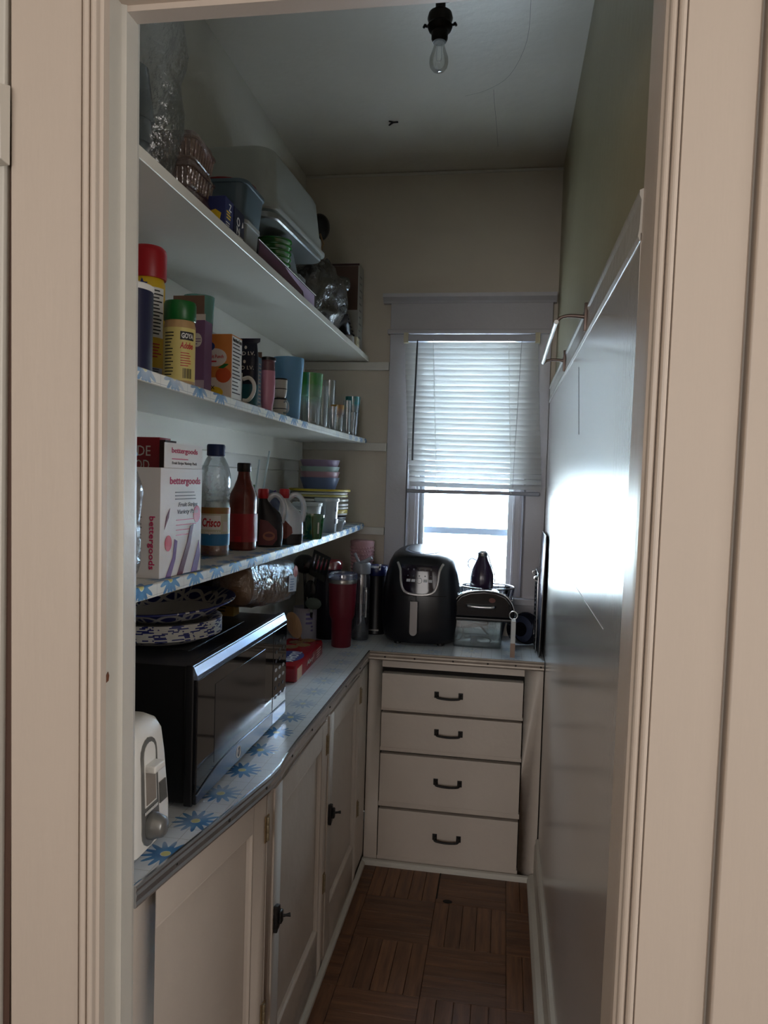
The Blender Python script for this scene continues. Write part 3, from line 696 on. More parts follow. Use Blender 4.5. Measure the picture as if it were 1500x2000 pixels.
# ------------------------------------------------------------------ towel bar on the rail
tb = thing('towel_bar', 'bent metal towel bar screwed to the rail of the right wall', 'towel bar', (0, 0, 0))
bm_ = mat('towel_bracket', S(120, 104, 96), .4, metal=.6, var=.15)
for y in (1.63, 2.20):
    g = G().prism([(y-.004, 1.700), (y+.004, 1.700), (y+.007, 1.715), (y+.005, 1.728), (y+.007, 1.742), (y+.003, 1.760), (y-.003, 1.760), (y-.007, 1.742), (y-.005, 1.728), (y-.007, 1.715)], 'x', XP-.008, XP-.001)
    g.build('bracket', bm_, tb, bev=.001, seg=1)
    tube('arm', [(XP-.004, y, 1.730), (.125, y, 1.733), (.105, y+.001, 1.730), (.096, y+.002, 1.722)], [.005, .004, .0035, .004], bm_, tb)
tube('bar', [(.0945, 1.625, 1.719), (.0945, 1.9, 1.723), (.0955, 2.206, 1.725)], .0048, mat('bar_white', S(214, 216, 214), .25, metal=.3), tb, seg=10)
# ================================================================== THINGS ON THE SHELVES
RED = mat('print_red', S(190, 30, 44), .45, var=.05); NAVY = mat('navy_card', S(34, 36, 66), .35, var=.08)
WHITEP = mat('print_white', S(232, 230, 226), .5, var=.02); BLACKP = mat('print_black', S(24, 22, 24), .5)
GREYP = mat('print_grey', S(110, 108, 108), .5); YEL = mat('print_yellow', S(226, 186, 40), .45, var=.04)
CARD = mat('brown_card', S(128, 100, 84), .8, var=.08, scale=60); PURP = mat('purple_card', S(124, 88, 128), .5, var=.12, scale=25)
ORNG = mat('orange_card', S(214, 132, 60), .5, var=.12, scale=20); MAG = mat('print_magenta', S(196, 40, 96), .5)
GREEN = mat('green_plastic', S(24, 104, 44), .35, var=.08); PALEC = mat('pale_card', S(214, 206, 200), .55, var=.04)
gl_clear = clear('drinking_glass', (.93, .95, .96, 1), gloss=.28, rough=.03, haze=.05)
pl_clear = clear('clear_plastic', (.93, .95, .97, 1), gloss=.3, rough=.12, haze=.12, bump=.25, bscale=60)
film = clear('plastic_film', (.96, .97, .98, 1), gloss=.35, rough=.10, haze=.05, bump=1.0, bscale=45)
ZU, ZM, ZL = ZS
def zm(y): return ZM-sag(y, .006)
def zl(y): return ZL-sag(y, .007)
def vessel(rb, rt, h, t=.002, foot=.9): return [(rb*foot, 0), (rb, .003), (rt, h), (rt-t, h), (rb-t, .006)]
def ang_cam(x, y, d=0): return math.degrees(math.atan2(-y, -x))+d
def lines(parent, o, right, up, w, rows, pitch, h, m, seed=1, name='print_lines'):
    """rows of small print as one flat print"""
    rnd = random.Random(seed); g = G(); R, U = Vector(right), Vector(up); n = R.cross(U); o = Vector(o)
    for i in range(rows):
        ww = w*rnd.uniform(.55, 1.0); a = o-U*(i*pitch)
        vs = [a, a+R*ww, a+R*ww-U*h, a-U*h]; vs += [v+n*.0004 for v in vs]
        g.add(vs, [(3, 2, 1, 0), (4, 5, 6, 7), (0, 1, 5, 4), (1, 2, 6, 5), (2, 3, 7, 6), (3, 0, 4, 7)])
    o_ = g.build(name, m, parent); return o_
def wlines(parent, r, a0, a1, ztop, rows, pitch, h, m, seed=1):
    rnd = random.Random(seed); g = G()
    for i in range(rows):
        e = a0+(a1-a0)*rnd.uniform(.6, 1.0); z = ztop-i*pitch; vs = []; fs = []
        for k in range(5):
            a = math.radians(a0+(e-a0)*k/4)
            for rr, zz in ((r, z), (r+.0005, z), (r+.0005, z-h), (r, z-h)): vs.append((rr*math.cos(a), rr*math.sin(a), zz))
        for k in range(4):
            for q in range(4): fs.append((k*4+q, (k+1)*4+q, (k+1)*4+(q+1) % 4, k*4+(q+1) % 4))
        g.add(vs, fs)
    return g.build('print_lines', m, parent)
def carton(name, label, cat, x0, x1, y0, y1, z, h, m, rz=0, group=None, top=True):
    cx, cy = (x0+x1)/2, (y0+y1)/2
    t = thing(name, label, cat, (cx, cy, z), rz, group)
    b = box('carton', x0-cx, x1-cx, y0-cy, y1-cy, 0, h, m, t, bev=.0008, seg=1)
    return t, (x1-x0)/2, (y1-y0)/2

# ------------------------------------------------ middle shelf
x, y = -.632, 1.172
t = thing('drink_canister', 'dark navy canister with white rim beside the yellow spray can', 'canister', (x, y, zm(y))); a = ang_cam(x, y)
lathe('body', [(.040, 0), (.042, .002), (.042, .139)], NAVY, t); lathe('rim', [(.0425, .138), (.0432, .141), (.0432, .147), (.040, .149)], WHITEP, t)
wlines(t, .042, a-25, a+20, .085, 6, .009, .0022, GREYP, 4); wlines(t, .042, a-10, a+25, .018, 1, .01, .004, WHITEP, 5)
x, y = -.70, 1.377
t = thing('cooking_spray', 'tall yellow cooking spray can with a red cap', 'spray can', (x, y, zm(y))); a = ang_cam(x, y)
lathe('body', [(.031, 0), (.033, .003), (.033, .205), (.030, .214)], YEL, t)
lathe('cap', [(.0345, .214), (.0355, .217), (.0355, .262), (.034, .270), (.029, .275)], mat('red_cap', S(176, 22, 34), .4, var=.04), t)
patch('nutrition_panel', .0335, a+2, a+62, .10, .195, WHITEP, t); wlines(t, .0338, a+5, a+58, .190, 13, .0068, .0024, BLACKP, 8)
wlines(t, .0338, a+8, a+54, .088, 5, .006, .002, RED, 9); patch('label_strip', .0335, a+2, a+62, .012, .042, mat('label_blue', S(176, 186, 206), .5), t); wlines(t, .0338, a+8, a+50, .040, 6, .0045, .0016, NAVY, 10)
decal('star', [(.012*(1 if i % 2 == 0 else .45)*math.cos(i*PI/5+PI/2), .012*(1 if i % 2 == 0 else .45)*math.sin(i*PI/5+PI/2)) for i in range(10)], mat('star_blue', S(40, 44, 120), .5), t, (.0338*math.cos(math.radians(a-18)), .0338*math.sin(math.radians(a-18)), .198), (math.cos(math.radians(a+72)), math.sin(math.radians(a+72)), 0), (0, 0, 1))
x, y = -.600, 1.307
t = thing('seasoning_jar', 'seasoning jar with a green lid and yellow label', 'jar', (x, y, zm(y))); a = ang_cam(x, y)
lathe('body', [(.026, 0), (.0285, .003), (.0285, .108), (.027, .113), (.0265, .118)], mat('seasoning_tan', S(196, 158, 108), .5, var=.1, scale=90), t)
patch('label', .029, a-75, a+75, .008, .103, mat('label_yellow', S(222, 204, 126), .5, var=.05), t, seg=24)
lathe('lid', [(.0275, .117), (.029, .119), (.029, .148), (.0275, .152)], GREEN, t)
patch('brand_band', .0294, a+2, a+56, .081, .096, BLACKP, t); text('GOYA', .0095, WHITEP, t, (0, 0, 0), wrap=(.0294, a+29, .0885), bold=.03, width=.024)
text('Adobo', .012, RED, t, (0, 0, 0), wrap=(.0292, a+27, .071), bold=.02, shear=.25, width=.026)
wlines(t, .0291, a+4, a+50, .058, 6, .0045, .0014, RED, 3); wlines(t, .0291, a-58, a-18, .094, 14, .0058, .0018, BLACKP, 6)
g = G()
for i in range(9):
    an = a+12+i*4; v = [(.0291*math.cos(math.radians(an+q)), .0291*math.sin(math.radians(an+q)), zz) for q, zz in ((0, .012), (2.2 if i % 3 else 1.2, .012), (2.2 if i % 3 else 1.2, .03), (0, .03))]
    v += [(px*1.012, py*1.012, pz) for px, py, pz in v]; g.add(v, [(3, 2, 1, 0), (4, 5, 6, 7), (0, 1, 5, 4), (1, 2, 6, 5), (2, 3, 7, 6), (3, 0, 4, 7)])
g.build('barcode', BLACKP, t)
# purple carton, its flap up
t, hx, hy = carton('snack_carton', 'open purple carton with a brown flap up behind the seasoning jar', 'carton', -.700, -.606, 1.437, 1.475, zm(1.45), .150, PURP)
box('flap', -hx+.008, hx-.018, hy-.0012, hy, .150, .208, CARD, t); box('inner_flap', hx-.030, hx, -hy+.001, -hy+.0022, .148, .162, PALEC, t)
decal('badge', ell(.011, .014), PALEC, t, (hx-.017, -hy, .110), (1, 0, 0), (0, 0, 1)); lines(t, (hx-.026, -hy-.0006, .113), (1, 0, 0), (0, 0, 1), .018, 3, .005, .0016, PURP, 2)
decal('band', rect(-hx, hx, 0, .03), mat('lilac_card', S(186, 164, 180), .5), t, (0, -hy, .0), (1, 0, 0), (0, 0, 1))
x, y = -.69, 1.60
t = tag(lathe('tall_tumbler', vessel(.024, .034, .236), clear('teal_plastic', (.62, .86, .82, 1), gloss=.3, rough=.08, haze=.6, hcol=S(150, 214, 204)), None), 'pale teal plastic tumbler behind the orange drink mix carton', 'tumbler'); t.location = (x, y, zm(y))
# orange drink mix
t, hx, hy = carton('drink_mix_carton', 'orange fruit punch drink mix carton with white nutrition side', 'carton', -.641, -.575, 1.505, 1.567, zm(1.53), .136, ORNG)
E_ = dict(right=(0, 1, 0), up=(0, 0, 1)); F_ = dict(right=(1, 0, 0), up=(0, 0, 1))
decal('side_panel', rect(-hy+.002, hy-.002, .003, .133), WHITEP, t, (hx, 0, 0), **E_)
lines(t, (hx+.0006, -hy+.006, .118), (0, 1, 0), (0, 0, 1), .052, 14, .0078, .0024, BLACKP, 11); text('Nutrition Facts', .0085, BLACKP, t, (hx+.0006, 0, .126), width=.052, **E_)
decal('lower_panel', rect(-hx, hx, .0, .045), mat('cream_card', S(214, 200, 186), .5), t, (0, -hy, 0), **F_)
decal('oval', ell(.026, .019), PALEC, t, (-.003, -hy-.0002, .087), **F_); text('Fruit Punch', .0075, RED, t, (-.002, -hy-.0008, .089), width=.036, **F_); lines(t, (-.014, -hy-.0008, .080), (1, 0, 0), (0, 0, 1), .022, 1, .005, .003, RED, 3)
decal('badge', ell(.010, .009), mat('badge_blue', S(40, 60, 120), .5), t, (-.014, -hy-.0004, .110), **F_); lines(t, (-.021, -hy-.001, .114), (1, 0, 0), (0, 0, 1), .013, 2, .005, .003, WHITEP, 4)
decal('fruit_print', ell(.017, .016), mat('fruit_orange', S(204, 84, 36), .5, var=.15, scale=40), t, (.016, -hy-.0003, .050), **F_); decal('leaf_print', [(-.012, -.004), (0, -.005), (.012, .004), (.002, .005)], GREEN, t, (.016, -hy-.0006, .069), **F_)
decal('fruit_print', ell(.020, .012), YEL, t, (-.004, -hy-.0003, .014), **F_); text('MIX', .008, BLACKP, t, (-.012, -hy-.001, .024), **F_); decal('fruit_print', ell(.009, .008), MAG, t, (-.026, -hy-.0005, .011), **F_)
# navy drink stick pouch and pale blue carton
t = thing('drink_pouch', 'navy drink powder pouch standing next to the orange carton', 'pouch', (-.632, 1.70, zm(1.7)))
W2 = .051
rings = [[(px, py, zz) for px, py in rrect(2*W2*w, 2*d, d*.9, 4)] for zz, w, d in ((0, .92, .016), (.004, .95, .017), (.07, .98, .018), (.115, .95, .014), (.145, .90, .006), (.152, .88, .003), (.156, 1.02, .003), (.164, 1.04, .002))]
G().loft(rings).build('pouch_body', mat('navy_film', S(24, 30, 54), .3, var=.1), t, smooth=True)
rings = [[(px, py, zz) for px, py in rrect(2*W2*w, 2*d, d*.9, 4)] for zz, w, d in ((.001, .93, .0165), (.004, .955, .0175), (.055, .985, .0186))]
G().loft(rings, False, False).build('teal_band', mat('teal_film', S(30, 98, 112), .3, var=.1), t, smooth=True)
for zz in (.126, .092): text('LIQUID I.V.', .0105, WHITEP, t, (.012, -.0195 if zz < .1 else -.0145, zz), width=.066, **F_); decal('drop', ell(.003, .004), WHITEP, t, (.022, -.0195 if zz < .1 else -.013, zz+.015), **F_)
t, hx, hy = carton('stick_carton', 'narrow pale blue carton right behind the navy pouch', 'carton', -.680, -.590, 1.722, 1.746, zm(1.74), .125, mat('pale_blue_card', S(136, 174, 204), .5, var=.06))
box('flap', hx-.03, hx, hy-.001, hy, .125, .140, CARD, t); lines(t, (hx+.0003, -hy+.003, .11), (0, 1, 0), (0, 0, 1), .018, 12, .009, .003, WHITEP, 12)
# mug
x, y = -.632, 1.640
t = thing('coffee_mug', 'white mug with its handle peeking out past the orange carton', 'mug', (x, y, zm(y)))
lathe('body', [(.026, 0), (.030, .004), (.031, .075), (.028, .075), (.026, .008)], white, t)
g = G().tube([(.029, .012, .062), (.042, .016, .066), (.052, .020, .056), (.054, .021, .040), (.049, .019, .024), (.040, .016, .014), (.029, .012, .014)], .0045, 8); g.build('handle', white, t, smooth=True)
x, y = -.5815, 1.768
t = thing('pink_tumbler', 'small pink stemless tumbler with a dark lid beside the blue cup', 'tumbler', (x, y, zm(y)))
lathe('body', [(.010, 0), (.0125, .002), (.0175, .035), (.0185, .062), (.0178, .098)], mat('pink_metal', S(206, 142, 166), .35, var=.05), t)
lathe('lid', [(.0175, .098), (.017, .104), (.0165, .120), (.019, .122), (.019, .128), (.012, .130)], mat('rose_lid', S(120, 84, 92), .3), t); lathe('lid_top', [(.0192, .123), (.0192, .130), (.012, .132)], black, t)
x, y = -.603, 1.942
esp = mat('cream_china', S(218, 212, 202), .3, var=.03)
for k in range(2):
    t = thing('espresso_cup', ('cream espresso cup with black lines, lower of the stacked pair', 'cream espresso cup tipped on top of the stacked pair')[k], 'cup', (x, y, zm(y)+.0525*k), 0 if k == 0 else 150, 'stacked espresso cups')
    lathe('body', [(.013, 0), (.016, .004), (.018, .02), (.0185, .050), (.017, .050), (.0145, .008)], esp, t, seg=24)
    lathe('rim_line', [(.0186, .047), (.0188, .048), (.0188, .0505), (.0180, .0508)], BLACKP, t, seg=24); lathe('waist_line', [(.0181, .022), (.0184, .0225), (.0184, .0237), (.0181, .0242)], BLACKP, t, seg=24, cap0=False, cap1=False)
    aa = -.6
    tube('handle', [(.0165*math.cos(aa)+dx*math.cos(aa), .0165*math.sin(aa)+dx*math.sin(aa), zz) for dx, zz in ((0, .040), (.010, .043), (.018, .034), (.019, .022), (.012, .012), (0, .012))], .0026, clear('smoke_handle', (.85, .86, .9, 1), gloss=.5, haze=.4), t)
x, y = -.62, 2.07
t = tag(lathe('water_cup', vessel(.034, .044, .178), translucent('sky_blue_plastic', S(132, 186, 222), .3), None, seg=36), 'tall pale blue plastic cup between espresso cups and green glass', 'cup'); t.location = (x, y, zm(y))
def ombre(name, col, z0, z1): return clear(name, (.92, .95, .95, 1), gloss=.3, rough=.03, haze=.05, zgrad=(z0, z1, col))
def tumbler(label, x, y, rb, rt, h, m, group='drinking glasses on the middle shelf'):
    z = zm(y); t = lathe('drinking_glass', [(rb*.92, 0), (rb, .002), (rb+(rt-rb)*.5, h*.45), (rt, h), (rt-.0016, h), (rb+(rt-rb)*.5-.0018, h*.45), (rb-.002, .012)], m, None, seg=28); t.location = (x, y, z); return tag(t, label, 'glass', group)
tumbler('tall glass fading from green rim to clear base', -.60, 2.236, .030, .0395, .158, ombre('green_ombre', S(84, 196, 84), 1.60, 1.66))
tumbler('tall clear glass right behind the green rimmed glass', -.603, 2.405, .017, .022, .142, gl_clear)
tumbler('tallest clear glass, standing at the back of the row', -.655, 2.72, .018, .024, .20, gl_clear)
tumbler('slim clear shot glass in front of the tall clear glass', -.578, 2.455, .011, .014, .080, gl_clear)
tumbler('small glass with an amber yellow rim', -.60, 2.62, .019, .0245, .100, ombre('amber_ombre', S(230, 170, 40), 1.59, 1.625))
tumbler('slim clear glass between the amber and teal glasses', -.580, 2.69, .012, .015, .124, gl_clear)
tumbler('short clear shot glass in front of the teal glass', -.577, 2.765, .010, .013, .088, gl_clear)
tumbler('glass with a teal rim at the far shelf end', -.606, 2.915, .021, .030, .160, ombre('teal_ombre', S(40, 164, 168), 1.62, 1.67))

# ------------------------------------------------ lower shelf
t, hx, hy = carton('red_carton', 'dark red carton with pale lettering behind the snack box', 'carton', -.800, -.676, 1.39, 1.44, zl(1.4), .255, mat('dark_red_card', S(150, 26, 40), .45, var=.08))
text('MADE', .020, PALEC, t, (.012, -hy, .228), width=.062, bold=0, **F_); text('GOOD', .020, PALEC, t, (.010, -hy, .200), width=.062, bold=0, **F_)
box('dark_flap', hx, hx+.012, -hy, hy, .19, .250, mat('dark_brown_card', S(54, 34, 34), .7), t)
t = thing('zip_bag', 'clear zip bag with a blue zip leaning at the door frame', 'bag', (-.602, 1.115, zl(1.12)), -25)
g = pillow(.070, .036, .205, 12, 18, 3, 3.1, .010, 22); g.build('film', film, t, smooth=True, ang=2)
tube('zip', [(-.036, -.006, .160), (-.012, -.016, .178), (.018, -.016, .203), (.036, -.004, .212)], .0045, mat('zip_blue', S(40, 110, 190), .4), t)
# white fruit strip box, printed
t = thing('fruit_strip_box', 'white fruit strips box with its top flap raised', 'box', (-.580, 1.199, zl(1.2)), -4)
bxw = mat('white_card', S(224, 218, 214), .4, var=.03)
b = G().box(-.047, 0, 0, .152, 0, .192).build('carton', bxw, t, bev=.0008, seg=1)
fp = box('flap', -.0014, 0, .012, .150, .192, .236, bxw, t)
pink = mat('print_pink', S(214, 96, 130), .5); violet = mat('print_violet', S(134, 96, 156), .5, var=.2, scale=40); choc = mat('print_plum', S(104, 44, 62), .5)
text('bettergoods', .0125, MAG, t, (.0003, .083, .222), width=.095, **E_); lines(t, (.0012, .035, .209), (0, 1, 0), (0, 0, 1), .095, 1, .01, .0016, pink, 1); text('Fruit Strips Variety Pack', .0065, GREYP, t, (.0004, .083, .2005), width=.092, **E_)
text('bettergoods', .017, MAG, t, (.0004, .087, .168), width=.112, **E_)
lines(t, (.0004, .05, .150), (0, 1, 0), (0, 0, 1), .085, 3, .006, .0018, GREYP, 5); text('Fruit Strips', .010, GREYP, t, (.0004, .098, .126), width=.072, shear=.2, **E_); text('Variety Pack', .010, GREYP, t, (.0004, .098, .113), width=.078, shear=.2, **E_)
lines(t, (.0004, .055, .100), (0, 1, 0), (0, 0, 1), .08, 4, .009, .0012, pink, 6)
decal('cherry_print', ell(.013, .016), RED, t, (.0004, .132, .108), **E_); decal('cherry_print', ell(.012, .014), RED, t, (.0004, .028, .060), **E_)
decal('stripe_print', [(.0, .0), (.018, 0), (.034, .030), (.040, .062), (.030, .066), (.024, .034)], violet, t, (.0004, .02, .0), **E_); decal('stripe_print', [(0, 0), (.020, 0), (.048, .052), (.060, .090), (.046, .086), (.034, .054)], choc, t, (.0006, .060, .0), **E_)
decal('stripe_print', [(0, 0), (.024, 0), (.036, .030), (.030, .058), (.018, .034)], violet, t, (.0004, .112, .0), **E_); decal('stripe_print', [(0, 0), (.014, .02), (.018, .036), (.006, .022)], choc, t, (.0004, .014, .085), **E_)
text('bettergoods', .014, MAG, t, (-.016, -.0004, .062), right=(0, 0, -1), up=(1, 0, 0), width=.092); lines(t, (-.040, -.0004, .125), (1, 0, 0), (0, 0, 1), .006, 14, .006, .002, GREYP, 9)
# oil bottle
x, y = -.654, 1.628
t = thing('oil_bottle', 'nearly empty clear cooking oil bottle with a blue cap', 'bottle', (x, y, zl(y))); a = ang_cam(x, y)
prof = [(.031, 0), (.034, .004)]
for i in range(2): prof += [(.034, .018+.03*i)]
prof += [(.034, .112), (.0335, .118), (.031, .124), (.0335, .130), (.031, .137), (.0335, .143), (.031, .150), (.0335, .156), (.0345, .170), (.034, .186), (.030, .204), (.022, .222), (.0165, .230), (.0165, .236)]
lathe('bottle', prof, clear('pet_bottle', (.90, .93, .95, 1), gloss=.45, rough=.06, haze=.10, bump=.4, bscale=50), t, seg=32)
lathe('oil', [(.029, .003), (.0322, .007), (.0322, .024), (.0318, .025)], mat('oil_amber', S(176, 96, 52), .15, var=.1), t, seg=32)
lathe('cap', [(.018, .228), (.0205, .230), (.0205, .252), (.019, .255)], mat('blue_cap', S(28, 56, 112), .4), t)
patch('label', .0346, a-80, a+80, .026, .112, mat('label_cream', S(206, 204, 178), .5, var=.1, scale=30), t, seg=24); patch('label_blue', .0349, a-80, a+80, .026, .052, mat('label_sky', S(44, 122, 176), .5, var=.1), t, seg=24)
patch('label_top', .0349, a-80, a+80, .098, .112, mat('label_salad', S(120, 128, 60), .5, var=.5, scale=60, col2=S(176, 70, 40)), t, seg=24)
patch('label_badge', .0351, a-62, a+22, .062, .094, WHITEP, t, seg=16)
text('Crisco', .020, RED, t, (0, 0, 0), wrap=(.0352, a-14, .078), bold=.03, shear=.15, width=.044); text('vegetable', .009, WHITEP, t, (0, 0, 0), wrap=(.0352, a-6, .055), bold=.01, width=.036)
patch('seal', .0351, a+32, a+52, .058, .080, PALEC, t, seg=6)
# barbecue sauce bottle
x, y = -.646, 1.795
t = thing('sauce_bottle', 'red sauce bottle with a narrow neck and black cap', 'bottle', (x, y, zl(y))); a = ang_cam(x, y)
sq = lambda r, z, k: [(r*(abs(math.cos(q))**k)*math.copysign(1, math.cos(q)), r*(abs(math.sin(q))**k)*math.copysign(1, math.sin(q)), z) for q in [2*PI*i/32 for i in range(32)]]
sm = mat('sauce_red', S(126, 52, 44), .15, var=.25, scale=70)
G().loft([sq(r, z, k) for r, z, k in ((.030, 0, .8), (.034, .004, .75), (.034, .125, .75), (.0325, .140, .8), (.025, .158, .95), (.018, .176, 1), (.0150, .190, 1), (.0142, .205, 1))]).build('bottle', sm, t, smooth=True)
G().loft([sq(.0346, z, .75) for z in (.022, .092)], False, False).build('label', mat('label_red', S(166, 36, 44), .45, var=.08), t, smooth=True)
wlines(t, .0352, a+2, a+50, .088, 6, .0052, .0016, mat('print_gold', S(206, 150, 90), .5), 5); patch('label_panel', .0353, a+8, a+52, .040, .058, PALEC, t); wlines(t, .0358, a+12, a+46, .055, 5, .0034, .0012, GREYP, 2)
patch('label_low', .0353, a-60, a+58, .022, .036, RED, t)
lathe('cap', [(.016, .196), (.0175, .198), (.0175, .215), (.016, .218)], black, t)
# syrup jugs: oval body, capped neck on the left, looped handle on the right
def syrup(label, x, y, rz, m_body, split, seed, emblem):
    t = thing('syrup_jug', label, 'bottle', (x, y, zl(y)), rz, 'syrup jugs on the lower shelf')
    R_ = lambda w, d, z, cx=0: [(cx+w*math.cos(2*PI*i/28), d*math.sin(2*PI*i/28), z) for i in range(28)]
    G().loft([R_(.030, .019, 0), (R_(.034, .022, .003)), R_(.036, .023, .03), R_(.0355, .0225, split)]).build('lower_body', mat('syrup_dark', S(22, 16, 22), .12, var=.15), t, smooth=True)
    G().loft([R_(.0355, .0225, split), R_(.034, .0215, .078), R_(.029, .019, .092, -.004), R_(.020, .016, .106, -.011), R_(.0135, .0135, .120, -.016), R_(.011, .011, .132, -.018)]).build('upper_body', m_body, t, smooth=True)
    hp = [(.030, 0, .066), (.035, 0, .084), (.036, 0, .104), (.032, 0, .122), (.022, 0, .135), (.010, 0, .138), (-.002, 0, .130), (-.010, 0, .116)]
    G().tube(hp, [.009, .0085, .008, .0075, .0075, .0075, .0075, .008], 10).build('handle', clear('jug_plastic', (.86, .88, .9, 1), gloss=.4, rough=.12, haze=.82, hcol=S(224, 226, 230)), t, smooth=True)
    lathe('cap', [(.013, .128), (.0142, .130), (.0142, .150), (.0125, .1535)], mat('red_cap2', S(186, 26, 38), .4), t, loc=(-.018, 0, 0))
    return t
jugp = clear('jug_plastic', (.86, .88, .9, 1), gloss=.4, rough=.12, haze=.82, hcol=S(224, 226, 230))
t = syrup('full dark syrup jug with a red cap, next to the sauce bottle', -.612, 1.905, 20, mat('syrup_dark', S(22, 16, 22)), .07, 1, 1)
E1 = Vector((math.cos(math.radians(-95)), math.sin(math.radians(-95)), 0))
decal('label', [(-.030, -.034), (.008, -.034), (.020, -.018), (.018, .006), (-.006, .030), (-.026, .034)], mat('label_maroon', S(96, 22, 34), .45, var=.1), t, (0, -.0238, .040), (1, 0, 0), (0, 0, 1), .0012)
decal('label_oval', ell(.016, .012), mat('label_tan', S(166, 96, 70), .5, var=.2, scale=60), t, (-.002, -.0249, .030), (1, 0, 0), (0, 0, 1)); decal('label_oval_center', ell(.011, .005), mat('label_maroon', S(96, 22, 34)), t, (-.002, -.0254, .032), (1, 0, 0), (0, 0, 1))
t = syrup('almost empty syrup jug with red cap, nearest the green measuring cup', -.583, 2.0, 18, jugp, .024, 2, 0)
decal('label', [(-.030, -.026), (-.012, -.028), (.006, -.012), (.004, .004), (-.018, .026), (-.030, .028)], mat('label_brick', S(126, 52, 44), .45, var=.2, scale=50), t, (0, -.0238, .045), (1, 0, 0), (0, 0, 1), .0012)
# clear tumbler with two straws, purple zip pouch, small packet
x, y = -.742, 2.14
t = thing('straw_cup', 'clear cup of small packets behind the red capped jugs', 'cup', (x, y, zl(y)))
lathe('cup', vessel(.026, .034, .125), pl_clear, t); box('packet', -.02, .012, -.006, -.004, .04, .150, mat('grape_packet', S(110, 84, 120), .5, var=.3, scale=50), t); box('green_packet', -.024, .006, .004, .006, .04, .160, mat('lime_packet', S(96, 140, 84), .5, var=.3, scale=50), t)
strm = translucent('straw_white', S(214, 224, 224), .4)
for k, (p0, p1) in enumerate((((-.004, -.012, .012), (.020, -.004, .235)), ((.010, .006, .012), (.044, .016, .262)))):
    s_ = tube('drinking_straw', [p0, p1], .0028, strm, None, seg=10); s_.location = (x, y, zl(y)); tag(s_, ('shorter white straw leaning in the clear cup', 'longer white straw leaning in the clear cup')[k], 'straw', 'white straws in the clear cup')
t = thing('purple_pouch', 'purple zip pouch folded behind the second red cap', 'pouch', (-.705, 2.20, zl(2.2)), 10)
G().prism([(-.03, 0), (.036, 0), (.036, .10), (.012, .142), (-.016, .148), (-.03, .12)], 'y', -.008, .008).build('film', mat('lilac_film', S(120, 130, 160), .3, var=.2), t, bev=.003); tube('zip', [(.036, -.009, .100), (.024, -.009, .122), (.012, -.009, .143)], .004, mat('zip_purple', S(92, 60, 150), .4), t)
# green measuring cup, steel measuring spoons hooked on it
x, y = -.575, 2.205
t = thing('measuring_cup', 'translucent green measuring cup in front of the white tubs', 'measuring cup', (x, y, zl(y)))
lathe('cup', [(.028, 0), (.031, .003), (.036, .060), (.0385, .064), (.0385, .074), (.0355, .075), (.033, .062), (.028, .006)], clear('green_clear', (.10, .42, .16, 1), gloss=.5, rough=.06, haze=.65, hcol=S(30, 150, 60)), t, seg=32)
patch('fill_marks', .0352, -45, -38, .018, .052, PALEC, t, seg=3, r1=.036)
for k in range(2):
    sp = thing('measuring_spoon', ('left bent steel measuring spoon hooked on the green cup', 'right bent steel measuring spoon hooked on the green cup')[k], 'spoon', (x-.035+.016*k, y-.033+.004*k, zl(y)), 0, 'steel spoons on the green cup')
    g = G().tube([(0, -.006, .016), (0, -.008, .05), (0, -.006, .078), (.002, .002, .086), (.006, .012, .080), (.008, .016, .066)], .0034, 8, r2=.0022); g.build('handle', chrome, sp, smooth=True)
    G().sphere((0, -.007, .014), .006, .003, .007, 10, 6).build('bowl', chrome, sp, smooth=True)
# white tubs
tubm = translucent('tub_white', S(216, 222, 224), .35); tubc = clear('tub_clear', (.86, .9, .92, 1), gloss=.35, rough=.1, haze=.75, hcol=S(206, 216, 222))
def tubt(label, x, y, z, rb, rt, h, m, lid=True):
    t = thing('food_tub', label, 'tub', (x, y, z), 0, 'white food tubs on the lower shelf')
    lathe('body', [(rb*.95, 0), (rb, .003), (rt, h), (rt+.0025, h), (rt+.0025, h+.004), (rt-.001, h+.005), (rb-.002, .006)], m, t, seg=32)
    if lid: lathe('lid', [(rt+.003, h+.001), (rt+.0042, h+.002), (rt+.0042, h+.010), (rt+.002, h+.0125)], m, t, seg=32)
    return t
tubt('white round tub with lid beside the green measuring cup', -.636, 2.375, zl(2.375), .038, .046, .092, tubm)
tubt('white tub stacked with navy print nearer the plates', -.600, 2.500, zl(2.5), .034, .040, .104, tubc)
tubt('small pale yellow tub tucked behind the second jug', -.742, 2.38, zl(2.38), .040, .050, .112, mat('tub_cream', S(212, 212, 190), .4))
tn = tubt('small clear dish low in front of the dark plates', -.573, 2.545, zl(2.545), .018, .027, .034, tubc, False)
t = bpy.data.objects['food_tub.001']
for z0, z1 in ((.030, .046), (.072, .086)): patch('navy_print', .0385, -30, 40, z0, z1, NAVY, t, r1=.0395)
